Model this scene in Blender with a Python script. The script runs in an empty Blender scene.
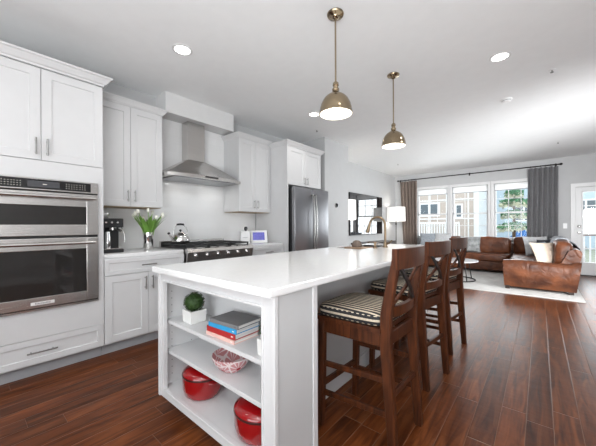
import bpy, bmesh, math, random
from mathutils import Vector, Matrix, noise
random.seed(7)
S = bpy.context.scene
COL = S.collection
PI = math.pi

# ------------------------------------------------------------------ camera
YAW, FPX, ROLL, EYE = math.radians(40.2), 286.0, 0.00466, 1.165
cd = bpy.data.cameras.new('camera')
cd.sensor_width = 36.0
cd.lens = 36.0 * FPX / 596.0
cd.shift_y = 3.1 / 596.0
cd.clip_start = 0.05
cam = bpy.data.objects.new('camera', cd)
COL.objects.link(cam)
Fw = Vector((-math.sin(YAW), math.cos(YAW), 0))
Rt = Vector((math.cos(YAW), math.sin(YAW), 0))
Up = Vector((0, 0, 1))
cx = (Rt - ROLL * Up).normalized()
cy = (Up + ROLL * Rt).normalized()
m = Matrix((cx, cy, -Fw)).transposed().to_4x4()
m.translation = Vector((0, 0, EYE))
cam.matrix_world = m
S.camera = cam

# ------------------------------------------------------------------ world, lights, exposure
S.view_settings.view_transform = 'Standard'
S.view_settings.look = 'None'
S.view_settings.gamma = 1.0
S.view_settings.use_curve_mapping = False
S.view_settings.exposure = 0.4
S.cycles.max_bounces = 8
S.cycles.diffuse_bounces = 5
S.cycles.glossy_bounces = 4
S.cycles.transparent_max_bounces = 12
S.cycles.sample_clamp_indirect = 6.0
S.cycles.caustics_reflective = False
S.cycles.caustics_refractive = False
S.cycles.use_denoising = True

W = bpy.data.worlds.new('sky'); S.world = W
W.use_nodes = True
bg = W.node_tree.nodes['Background']
bg.inputs['Color'].default_value = (0.86, 0.93, 1.0, 1)
bg.inputs['Strength'].default_value = 1.9

def area(name, loc, direction, sx, sy, watts, col=(1, 1, 1), shape='RECTANGLE'):
    l = bpy.data.lights.new(name, 'AREA'); l.shape = shape
    l.size = sx
    if shape == 'RECTANGLE': l.size_y = sy
    l.energy = watts; l.color = col
    o = bpy.data.objects.new(name, l); COL.objects.link(o)
    o.location = loc
    o.rotation_euler = Vector(direction).to_track_quat('-Z', 'Y').to_euler()
    return o
# daylight: an opening added behind the camera, a tall window in the right-hand wall; added fill lamps for ceiling and far wall
area('rear_fill', (0.0, -3.3, 1.33), (-0.1, 1, 0.40), 3.4, 2.2, 75, (0.97, 0.985, 1))  # fill lamp added outside the unseen rear window
sd_ = area('side_daylight', (2.45, 5.0, 1.33), (-1, 0.5, -0.14), 2.2, 1.8, 84, (0.98, 0.99, 1)); sd_.data.spread = math.radians(105)
area('far_daylight', (-1.5, 9.62, 1.5), (0, -1, 0.4), 3.0, 1.6, 100, (0.96, 0.98, 1))
area('door_daylight', (1.1, 9.62, 1.15), (0, -1, 0.0), 0.8, 1.7, 22, (0.96, 0.98, 1))
fl_ = area('far_wall_fill', (1.5, 2.6, 1.35), (-0.36, 1, 0.03), 0.9, 0.9, 30, (0.98, 0.99, 1)); fl_.data.spread = math.radians(70)  # added lamp, unseen, to brighten the far wall
area('ceiling_fill', (1.05, -1.5, 0.9), (0.0, 0.25, 1), 2.2, 1.6, 185, (0.975, 0.99, 1))  # added upward lamp without a fixture, to brighten the ceiling

# ------------------------------------------------------------------ materials
def new_mat(name):
    mt = bpy.data.materials.new(name); mt.use_nodes = True
    nt = mt.node_tree
    return mt, nt, nt.nodes, nt.links, nt.nodes['Principled BSDF']
def nd(ns, t, **kw):
    n = ns.new(t)
    for k, v in kw.items(): setattr(n, k, v)
    return n
def P(name, col, rough=0.5, metal=0.0, var=0.06, scale=9.0, bump=0.0, bscale=60.0, emit=None, estr=0.0, spec=0.5, stretch=None, sheen=0.0, coat=0.0):
    mt, nt, ns, ln, b = new_mat(name)
    tc = nd(ns, 'ShaderNodeTexCoord'); mp = nd(ns, 'ShaderNodeMapping')
    ln.new(tc.outputs['Object'], mp.inputs['Vector'])
    if stretch: mp.inputs['Scale'].default_value = stretch
    nz = nd(ns, 'ShaderNodeTexNoise'); nz.inputs['Scale'].default_value = scale; nz.inputs['Detail'].default_value = 4
    ln.new(mp.outputs['Vector'], nz.inputs['Vector'])
    rp = nd(ns, 'ShaderNodeValToRGB')
    rp.color_ramp.elements[0].position = 0.3; rp.color_ramp.elements[1].position = 0.7
    rp.color_ramp.elements[0].color = tuple(c * (1 - var) for c in col) + (1,)
    rp.color_ramp.elements[1].color = tuple(min(1, c * (1 + var)) for c in col) + (1,)
    ln.new(nz.outputs['Fac'], rp.inputs['Fac']); ln.new(rp.outputs['Color'], b.inputs['Base Color'])
    b.inputs['Roughness'].default_value = rough; b.inputs['Metallic'].default_value = metal
    b.inputs['Specular IOR Level'].default_value = spec
    b.inputs['Coat Weight'].default_value = coat
    if sheen: b.inputs['Sheen Weight'].default_value = sheen
    if bump:
        n2 = nd(ns, 'ShaderNodeTexNoise'); n2.inputs['Scale'].default_value = bscale; n2.inputs['Detail'].default_value = 3
        ln.new(mp.outputs['Vector'], n2.inputs['Vector'])
        bp = nd(ns, 'ShaderNodeBump'); bp.inputs['Strength'].default_value = bump; bp.inputs['Distance'].default_value = 0.01
        ln.new(n2.outputs['Fac'], bp.inputs['Height']); ln.new(bp.outputs['Normal'], b.inputs['Normal'])
    if emit:
        b.inputs['Emission Color'].default_value = tuple(emit) + (1,); b.inputs['Emission Strength'].default_value = estr
    return mt
def mth(ns, ln, op, a, b=None, c=None):
    n = nd(ns, 'ShaderNodeMath', operation=op)
    for i, v in enumerate((a, b, c)):
        if v is None: continue
        if isinstance(v, (int, float)): n.inputs[i].default_value = v
        else: ln.new(v, n.inputs[i])
    return n.outputs[0]
def ramp(ns, ln, fac, stops):
    r = nd(ns, 'ShaderNodeValToRGB')
    e = r.color_ramp.elements
    while len(e) < len(stops): e.new(0.5)
    for el, (p, c) in zip(e, stops): el.position = p; el.color = tuple(c) + (1,)
    ln.new(fac, r.inputs['Fac']); return r.outputs['Color']
def mixc(ns, ln, fac, a, b, mode='MIX'):
    n = nd(ns, 'ShaderNodeMix', data_type='RGBA', blend_type=mode)
    for s, v in ((n.inputs[0], fac), (n.inputs[6], a), (n.inputs[7], b)):
        if isinstance(v, (int, float)): s.default_value = v
        elif isinstance(v, tuple): s.default_value = v + (1,) if len(v) == 3 else v
        else: ln.new(v, s)
    return n.outputs[2]

def floor_mat():
    mt, nt, ns, ln, b = new_mat('floor_planks')
    tc = nd(ns, 'ShaderNodeTexCoord'); sp = nd(ns, 'ShaderNodeSeparateXYZ'); ln.new(tc.outputs['Object'], sp.inputs[0])
    X, Y = sp.outputs[0], sp.outputs[1]
    PW, PL = 0.123, 1.25
    xs = mth(ns, ln, 'DIVIDE', mth(ns, ln, 'ADD', X, 0.066), PW)
    row = mth(ns, ln, 'FLOOR', xs)
    wn = nd(ns, 'ShaderNodeTexWhiteNoise', noise_dimensions='1D'); ln.new(row, wn.inputs['W'])
    ys = mth(ns, ln, 'ADD', mth(ns, ln, 'DIVIDE', Y, PL), mth(ns, ln, 'MULTIPLY', wn.outputs['Value'], 7.3))
    colm = mth(ns, ln, 'FLOOR', ys)
    cb = nd(ns, 'ShaderNodeCombineXYZ'); ln.new(row, cb.inputs[0]); ln.new(colm, cb.inputs[1])
    w2 = nd(ns, 'ShaderNodeTexWhiteNoise', noise_dimensions='2D'); ln.new(cb.outputs[0], w2.inputs['Vector'])
    idv = w2.outputs['Value']
    fx = mth(ns, ln, 'FRACT', xs); fy = mth(ns, ln, 'FRACT', ys)
    dx = mth(ns, ln, 'MULTIPLY', mth(ns, ln, 'MINIMUM', fx, mth(ns, ln, 'SUBTRACT', 1.0, fx)), PW)
    dy = mth(ns, ln, 'MULTIPLY', mth(ns, ln, 'MINIMUM', fy, mth(ns, ln, 'SUBTRACT', 1.0, fy)), PL)
    edge = mth(ns, ln, 'MINIMUM', dx, dy)
    # grain, stretched along the plank, shifted per plank
    cv = nd(ns, 'ShaderNodeCombineXYZ')
    ln.new(mth(ns, ln, 'MULTIPLY', X, 22.0), cv.inputs[0]); ln.new(mth(ns, ln, 'MULTIPLY', Y, 2.2), cv.inputs[1])
    ln.new(mth(ns, ln, 'MULTIPLY', idv, 37.0), cv.inputs[2])
    g = nd(ns, 'ShaderNodeTexNoise'); g.inputs['Scale'].default_value = 1.0; g.inputs['Detail'].default_value = 6; g.inputs['Distortion'].default_value = 1.2
    ln.new(cv.outputs[0], g.inputs['Vector'])
    c1 = ramp(ns, ln, g.outputs['Fac'], [(0.28, (0.036, 0.0088, 0.0026)), (0.5, (0.104, 0.0280, 0.0073)), (0.72, (0.185, 0.058, 0.018))])
    tint = ramp(ns, ln, idv, [(0.0, (0.72, 0.70, 0.70)), (0.5, (1, 1, 1)), (1.0, (1.25, 1.22, 1.18))])
    c2 = mixc(ns, ln, 1.0, c1, tint, 'MULTIPLY')
    seam_glint = mth(ns, ln, 'LESS_THAN', edge, 0.0016)
    c3 = mixc(ns, ln, mth(ns, ln, 'MULTIPLY', seam_glint, 0.55), c2, (0.20, 0.11, 0.07))  # seams paler: window glints on the bevels painted into the colour
    ln.new(c3, b.inputs['Base Color'])
    cs = nd(ns, 'ShaderNodeCombineXYZ')
    ln.new(mth(ns, ln, 'MULTIPLY', X, 9.0), cs.inputs[0]); ln.new(mth(ns, ln, 'MULTIPLY', Y, 16.0), cs.inputs[1]); ln.new(mth(ns, ln, 'MULTIPLY', idv, 11.0), cs.inputs[2])
    scr = nd(ns, 'ShaderNodeTexNoise'); scr.inputs['Scale'].default_value = 1.0; scr.inputs['Detail'].default_value = 2
    ln.new(cs.outputs[0], scr.inputs['Vector'])
    bev = mth(ns, ln, 'MINIMUM', mth(ns, ln, 'DIVIDE', edge, 0.005), 1.0)
    hgt = mth(ns, ln, 'ADD', mth(ns, ln, 'MULTIPLY', bev, 0.9), mth(ns, ln, 'ADD', mth(ns, ln, 'MULTIPLY', scr.outputs['Fac'], 0.9), mth(ns, ln, 'MULTIPLY', g.outputs['Fac'], 0.25)))
    bp = nd(ns, 'ShaderNodeBump'); bp.inputs['Strength'].default_value = 0.35; bp.inputs['Distance'].default_value = 0.004
    ln.new(hgt, bp.inputs['Height']); ln.new(bp.outputs['Normal'], b.inputs['Normal'])
    rr = mth(ns, ln, 'ADD', 0.27, mth(ns, ln, 'MULTIPLY', g.outputs['Fac'], 0.14))
    ln.new(rr, b.inputs['Roughness'])
    b.inputs['Specular IOR Level'].default_value = 0.17
    return mt
def tile_mat():
    mt, nt, ns, ln, b = new_mat('white_gloss_tile')
    tc = nd(ns, 'ShaderNodeTexCoord'); sp = nd(ns, 'ShaderNodeSeparateXYZ'); ln.new(tc.outputs['Object'], sp.inputs[0])
    cv = nd(ns, 'ShaderNodeCombineXYZ'); ln.new(sp.outputs[1], cv.inputs[0]); ln.new(sp.outputs[2], cv.inputs[1])
    br = nd(ns, 'ShaderNodeTexBrick')
    br.inputs['Scale'].default_value = 1.0; br.inputs['Brick Width'].default_value = 0.305; br.inputs['Row Height'].default_value = 0.102
    br.inputs['Mortar Size'].default_value = 0.0012; br.inputs['Mortar Smooth'].default_value = 0.3
    br.inputs['Color1'].default_value = (0.80, 0.80, 0.80, 1); br.inputs['Color2'].default_value = (0.82, 0.82, 0.82, 1); br.inputs['Mortar'].default_value = (0.76, 0.76, 0.76, 1)
    ln.new(cv.outputs[0], br.inputs['Vector']); ln.new(br.outputs['Color'], b.inputs['Base Color'])
    bp = nd(ns, 'ShaderNodeBump', invert=True); bp.inputs['Strength'].default_value = 0.15; bp.inputs['Distance'].default_value = 0.002
    ln.new(br.outputs['Fac'], bp.inputs['Height']); ln.new(bp.outputs['Normal'], b.inputs['Normal'])
    b.inputs['Roughness'].default_value = 0.05; b.inputs['Specular IOR Level'].default_value = 0.4
    return mt
def steel_mat(name, col, rough, axis=(1, 60, 60)):
    mt, nt, ns, ln, b = new_mat(name)
    tc = nd(ns, 'ShaderNodeTexCoord'); mp = nd(ns, 'ShaderNodeMapping'); mp.inputs['Scale'].default_value = axis
    ln.new(tc.outputs['Object'], mp.inputs['Vector'])
    nz = nd(ns, 'ShaderNodeTexNoise'); nz.inputs['Scale'].default_value = 6; nz.inputs['Detail'].default_value = 4
    ln.new(mp.outputs['Vector'], nz.inputs['Vector'])
    ln.new(ramp(ns, ln, nz.outputs['Fac'], [(0.3, tuple(c * 0.93 for c in col)), (0.7, col)]), b.inputs['Base Color'])
    ln.new(mth(ns, ln, 'ADD', rough - 0.04, mth(ns, ln, 'MULTIPLY', nz.outputs['Fac'], 0.08)), b.inputs['Roughness'])
    b.inputs['Metallic'].default_value = 1.0
    return mt
def wood_mat(name, dark, light, rough=0.3, axis=(14, 14, 1.5)):
    mt, nt, ns, ln, b = new_mat(name)
    tc = nd(ns, 'ShaderNodeTexCoord'); mp = nd(ns, 'ShaderNodeMapping'); mp.inputs['Scale'].default_value = axis
    ln.new(tc.outputs['Object'], mp.inputs['Vector'])
    nz = nd(ns, 'ShaderNodeTexNoise'); nz.inputs['Scale'].default_value = 3; nz.inputs['Detail'].default_value = 6; nz.inputs['Distortion'].default_value = 0.8
    ln.new(mp.outputs['Vector'], nz.inputs['Vector'])
    ln.new(ramp(ns, ln, nz.outputs['Fac'], [(0.3, dark), (0.72, light)]), b.inputs['Base Color'])
    b.inputs['Roughness'].default_value = rough; b.inputs['Specular IOR Level'].default_value = 0.3
    return mt
def leather_mat(name, dark, light):
    mt, nt, ns, ln, b = new_mat(name)
    tc = nd(ns, 'ShaderNodeTexCoord')
    nz = nd(ns, 'ShaderNodeTexNoise'); nz.inputs['Scale'].default_value = 3.5; nz.inputs['Detail'].default_value = 5; nz.inputs['Distortion'].default_value = 0.6
    ln.new(tc.outputs['Object'], nz.inputs['Vector'])
    ln.new(ramp(ns, ln, nz.outputs['Fac'], [(0.32, dark), (0.72, light)]), b.inputs['Base Color'])
    n2 = nd(ns, 'ShaderNodeTexNoise'); n2.inputs['Scale'].default_value = 7; n2.inputs['Detail'].default_value = 5; n2.inputs['Distortion'].default_value = 1.5
    ln.new(tc.outputs['Object'], n2.inputs['Vector'])
    bp = nd(ns, 'ShaderNodeBump'); bp.inputs['Strength'].default_value = 0.55; bp.inputs['Distance'].default_value = 0.03
    ln.new(n2.outputs['Fac'], bp.inputs['Height']); ln.new(bp.outputs['Normal'], b.inputs['Normal'])
    b.inputs['Roughness'].default_value = 0.42; b.inputs['Specular IOR Level'].default_value = 0.35
    return mt
def glass_mat():
    mt, nt, ns, ln, b = new_mat('window_glass')
    ns.remove(b)
    out = ns['Material Output']
    tr = nd(ns, 'ShaderNodeBsdfTransparent'); tr.inputs[0].default_value = (0.97, 0.98, 0.98, 1)
    gl = nd(ns, 'ShaderNodeBsdfGlossy'); gl.inputs['Roughness'].default_value = 0.02
    fr = nd(ns, 'ShaderNodeFresnel'); fr.inputs['IOR'].default_value = 1.35
    mx = nd(ns, 'ShaderNodeMixShader'); ln.new(fr.outputs[0], mx.inputs[0]); ln.new(tr.outputs[0], mx.inputs[1]); ln.new(gl.outputs[0], mx.inputs[2])
    ln.new(mx.outputs[0], out.inputs[0])
    return mt
def cushion_mat():
    # cream pin stripes over black, the stripes running front to back; a plain cream welt round the edge
    mt, nt, ns, ln, b = new_mat('striped_cushion')
    tc = nd(ns, 'ShaderNodeTexCoord'); sp = nd(ns, 'ShaderNodeSeparateXYZ'); ln.new(tc.outputs['Object'], sp.inputs[0])
    ge = nd(ns, 'ShaderNodeNewGeometry')
    sn = nd(ns, 'ShaderNodeSeparateXYZ'); ln.new(tc.outputs['Normal'], sn.inputs[0])
    fy = mth(ns, ln, 'FRACT', mth(ns, ln, 'DIVIDE', sp.outputs[1], 0.031))
    fx = mth(ns, ln, 'FRACT', mth(ns, ln, 'DIVIDE', sp.outputs[0], 0.031))
    sy = mth(ns, ln, 'LESS_THAN', fy, 0.43)
    sx = mth(ns, ln, 'LESS_THAN', fx, 0.45)
    dash = mth(ns, ln, 'LESS_THAN', fx, 0.82)
    top = mth(ns, ln, 'GREATER_THAN', sn.outputs[2], 0.72)
    zr = sp.outputs[2]
    band = mth(ns, ln, 'MULTIPLY', mth(ns, ln, 'GREATER_THAN', zr, 0.672), mth(ns, ln, 'LESS_THAN', zr, 0.684))
    nearx = mth(ns, ln, 'GREATER_THAN', mth(ns, ln, 'ABSOLUTE', sn.outputs[0]), mth(ns, ln, 'ABSOLUTE', sn.outputs[1]))
    sidech = mixc(ns, ln, nearx, sx, sy)
    ed = mth(ns, ln, 'GREATER_THAN', mth(ns, ln, 'ABSOLUTE', mth(ns, ln, 'SUBTRACT', zr, 0.678)), 0.020)
    sidem = mth(ns, ln, 'MAXIMUM', mth(ns, ln, 'MULTIPLY', sidech, ed), band)
    fac = mixc(ns, ln, top, sidem, sy)
    nz = nd(ns, 'ShaderNodeTexNoise'); nz.inputs['Scale'].default_value = 90
    ln.new(tc.outputs['Object'], nz.inputs['Vector'])
    cream = ramp(ns, ln, nz.outputs['Fac'], [(0.3, (0.44, 0.36, 0.26)), (0.7, (0.58, 0.50, 0.39))])
    ln.new(mixc(ns, ln, fac, (0.012, 0.012, 0.014), cream), b.inputs['Base Color'])
    b.inputs['Roughness'].default_value = 0.8
    return mt
def bowl_mat():
    mt, nt, ns, ln, b = new_mat('pink_flower_glaze')
    tc = nd(ns, 'ShaderNodeTexCoord')
    def vor(feature):
        v = nd(ns, 'ShaderNodeTexVoronoi', feature=feature); v.inputs['Scale'].default_value = 13
        ln.new(tc.outputs['Object'], v.inputs['Vector']); return v
    f1 = vor('F1'); de = vor('DISTANCE_TO_EDGE')
    # petals radiating in each cell
    sb = nd(ns, 'ShaderNodeVectorMath', operation='SUBTRACT'); ln.new(tc.outputs['Object'], sb.inputs[0]); ln.new(f1.outputs['Position'], sb.inputs[1])
    sp = nd(ns, 'ShaderNodeSeparateXYZ'); ln.new(sb.outputs[0], sp.inputs[0])
    an = mth(ns, ln, 'ARCTAN2', sp.outputs[2], mth(ns, ln, 'ADD', sp.outputs[0], sp.outputs[1]))
    pet = mth(ns, ln, 'GREATER_THAN', mth(ns, ln, 'SINE', mth(ns, ln, 'MULTIPLY', an, 10.0)), 0.72)
    line = mth(ns, ln, 'MAXIMUM', mth(ns, ln, 'LESS_THAN', de.outputs['Distance'], 0.05), pet)
    c = mixc(ns, ln, line, (0.55, 0.25, 0.26), (0.76, 0.66, 0.66))
    dot = mth(ns, ln, 'LESS_THAN', f1.outputs['Distance'], 0.16)
    ln.new(mixc(ns, ln, dot, c, (0.42, 0.015, 0.03)), b.inputs['Base Color'])
    b.inputs['Roughness'].default_value = 0.15
    return mt
def blind_mat():
    mt = P('white_blind', (0.84, 0.84, 0.84), 0.8, var=0.02)
    nt = mt.node_tree; b = nt.nodes['Principled BSDF']
    tl = nt.nodes.new('ShaderNodeBsdfTranslucent'); tl.inputs[0].default_value = (.9, .9, .9, 1)
    mx = nt.nodes.new('ShaderNodeMixShader'); mx.inputs[0].default_value = .5
    nt.links.new(b.outputs[0], mx.inputs[1]); nt.links.new(tl.outputs[0], mx.inputs[2]); nt.links.new(mx.outputs[0], nt.nodes['Material Output'].inputs[0])
    return mt
def plain_emit(name, col, s):
    return P(name, col, 0.5, emit=col, estr=s, var=0.0)

M = dict(
    floor=floor_mat(), tile=tile_mat(), glass=glass_mat(), cushion=cushion_mat(), bowl=bowl_mat(),
    wall=P('wall_paint', (0.50, 0.505, 0.51), 0.75, var=0.015, bump=0.03, bscale=220),
    ceiling=P('ceiling_paint', (0.85, 0.86, 0.865), 0.8, var=0.012, bump=0.03, bscale=180),
    trim=P('trim_paint', (0.70, 0.70, 0.70), 0.4, var=0.015),
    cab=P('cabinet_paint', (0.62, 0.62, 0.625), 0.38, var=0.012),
    island=P('island_shade_paint', (0.50, 0.505, 0.51), 0.42, var=0.012),  # cabinet white darkened: shade painted into the end panel and body
    quartz=P('white_quartz', (0.76, 0.76, 0.76), 0.13, var=0.02, scale=40),
    steel=steel_mat('brushed_steel', (0.62, 0.60, 0.58), 0.26, (60, 1, 60)),
    nickel=steel_mat('brushed_nickel', (0.36, 0.355, 0.345), 0.25, (30, 30, 4)),
    darksteel=P('dark_stainless', (0.30, 0.30, 0.315), 0.28, metal=1.0, var=0.02, stretch=(40, 40, 1)),
    chrome=steel_mat('polished_chrome', (0.78, 0.77, 0.76), 0.07),
    brass=steel_mat('aged_brass', (0.36, 0.285, 0.19), 0.17, (8, 8, 8)),
    bronze=steel_mat('champagne_bronze', (0.26, 0.19, 0.125), 0.3, (8, 8, 8)),
    blackglass=P('black_glass', (0.012, 0.012, 0.013), 0.05, var=0.02),
    ovenglass=P('oven_window_glass', (0.022, 0.020, 0.019), 0.04, var=0.05, spec=0.45),
    black=P('black_plastic', (0.015, 0.015, 0.016), 0.4, var=0.1),
    iron=P('cast_iron', (0.018, 0.018, 0.019), 0.55, var=0.2, bump=0.2),
    gap=P('shadow_gap_black', (0.02, 0.02, 0.02), 0.7),
    dgrey=P('toe_kick_grey', (0.33, 0.335, 0.35), 0.5),
    walnut=wood_mat('stool_walnut', (0.026, 0.0078, 0.0034), (0.100, 0.029, 0.0098), 0.38),
    bstrap=P('black_iron_strap', (0.03, 0.032, 0.036), 0.35, metal=0.6),
    leather=leather_mat('brown_leather', (0.050, 0.0145, 0.006), (0.190, 0.060, 0.021)),
    tan=leather_mat('tan_leather', (0.20, 0.13, 0.09), (0.34, 0.23, 0.17)),
    darkwood=wood_mat('espresso_wood', (0.02, 0.014, 0.011), (0.05, 0.036, 0.03), 0.35, (2, 14, 14)),
    rug=P('pale_rug', (0.60, 0.59, 0.57), 0.95, var=0.10, scale=2.2, bump=0.5, bscale=260),
    red=P('red_enamel', (0.27, 0.004, 0.006), 0.12, var=0.05, coat=0.5),
    redlid=P('red_enamel_rim', (0.05, 0.012, 0.012), 0.25),
    potin=P('white_ceramic', (0.74, 0.74, 0.72), 0.3, var=0.02),
    leafdark=P('boxwood_leaf', (0.024, 0.060, 0.008), 0.6, var=0.45, scale=60),
    leaf=P('tulip_leaf', (0.14, 0.30, 0.045), 0.45, var=0.3, scale=14),
    stem=P('tulip_stem', (0.22, 0.40, 0.09), 0.5),
    petal=P('tulip_petal', (0.82, 0.82, 0.74), 0.5, var=0.06),
    bk_grey=P('grey_book_cover', (0.17, 0.17, 0.175), 0.6), bk_blue=P('blue_book_cover', (0.03, 0.30, 0.58), 0.45),
    bk_red=P('red_book_cover', (0.38, 0.022, 0.022), 0.45), bk_pink=P('pale_book_cover', (0.66, 0.42, 0.37), 0.5, var=0.1), bk_dark=P('dark_book_cover', (0.05, 0.045, 0.05), 0.5),
    pages=P('book_pages', (0.72, 0.70, 0.67), 0.8, var=0.12, scale=3, stretch=(1, 1, 160)),
    white=P('white_plastic', (0.80, 0.80, 0.80), 0.35, var=0.01),
    screen=P('tablet_screen_glow', (0.10, 0.10, 0.38), 0.1, emit=(0.12, 0.12, 0.40), estr=0.3, var=0.3, scale=30),
    tvs=P('television_screen', (0.012, 0.012, 0.014), 0.03, spec=1.0),
    grey_curtain=P('grey_curtain_cloth', (0.15, 0.15, 0.157), 0.85, var=0.12, scale=30, bump=0.2, bscale=300, sheen=0.3),
    warm_lit_curtain=P('warm_lit_curtain_cloth', (0.19, 0.145, 0.12), 0.85, var=0.15, scale=30, bump=0.2, bscale=300, sheen=0.3),  # the grey cloth again, warm light painted into its colour
    rod=P('dark_bronze', (0.016, 0.014, 0.013), 0.5, spec=0.3),
    shade=P('lamp_shade_linen', (0.85, 0.84, 0.82), 0.8, emit=(1, 0.97, 0.92), estr=0.38, var=0.02),
    bulb=plain_emit('lamp_glow', (1.0, 0.95, 0.86), 3.2),
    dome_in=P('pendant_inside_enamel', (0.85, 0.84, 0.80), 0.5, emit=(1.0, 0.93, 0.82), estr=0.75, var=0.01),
    can=plain_emit('downlight_glow', (1.0, 0.98, 0.95), 5.0),
    blind=blind_mat(),
    lgrey=P('light_grey_cushion', (0.50, 0.51, 0.52), 0.9, var=0.12, scale=25, bump=0.4, bscale=140),
    bgrey=P('blue_grey_knit', (0.28, 0.31, 0.34), 0.9, var=0.2, scale=40, bump=0.6, bscale=120),
    mgrey=P('mottled_grey_cushion', (0.30, 0.31, 0.31), 0.9, var=0.45, scale=12, bump=0.3, bscale=120),
    beige=P('beige_cushion', (0.52, 0.43, 0.35), 0.9, var=0.08, scale=20, bump=0.3, bscale=160),
    dgcush=P('charcoal_cushion', (0.03, 0.03, 0.035), 0.9, var=0.2),
    throw=P('throw_blanket', (0.42, 0.43, 0.46), 0.95, var=0.45, scale=9, bump=0.5, bscale=130),
    brownfab=P('taupe_brown_cushion', (0.16, 0.125, 0.105), 0.9, var=0.15),
    stucco=P('beige_stucco', (0.52, 0.44, 0.385), 0.9, var=0.06, scale=2), bluesd=P('pale_blue_siding', (0.50, 0.60, 0.67), 0.7, var=0.05),
    outwhite=P('white_exterior_trim', (0.80, 0.80, 0.80), 0.6), outgrey=P('grey_facade', (0.42, 0.43, 0.44), 0.8, var=0.06),
    pane=P('dark_house_window', (0.10, 0.13, 0.15), 0.08), deck=P('grey_deck_boards', (0.34, 0.32, 0.30), 0.8, var=0.15, stretch=(30, 1, 1)),
    lawn=P('pale_ground', (0.34, 0.36, 0.28), 0.95, var=0.2), tarp=P('blue_cover', (0.02, 0.12, 0.34), 0.5),
    treegreen=P('tree_leaf', (0.07, 0.22, 0.10), 0.7, var=0.4, scale=8), treecream=P('pale_tree_leaf', (0.62, 0.62, 0.46), 0.7, var=0.1),
    bark=P('bark', (0.14, 0.09, 0.06), 0.9, var=0.3), redrail=P('brown_rail_cap', (0.20, 0.09, 0.06), 0.7),
    tabletop=P('pale_stone_top', (0.58, 0.57, 0.58), 0.15, var=0.1, scale=6),
)

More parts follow.
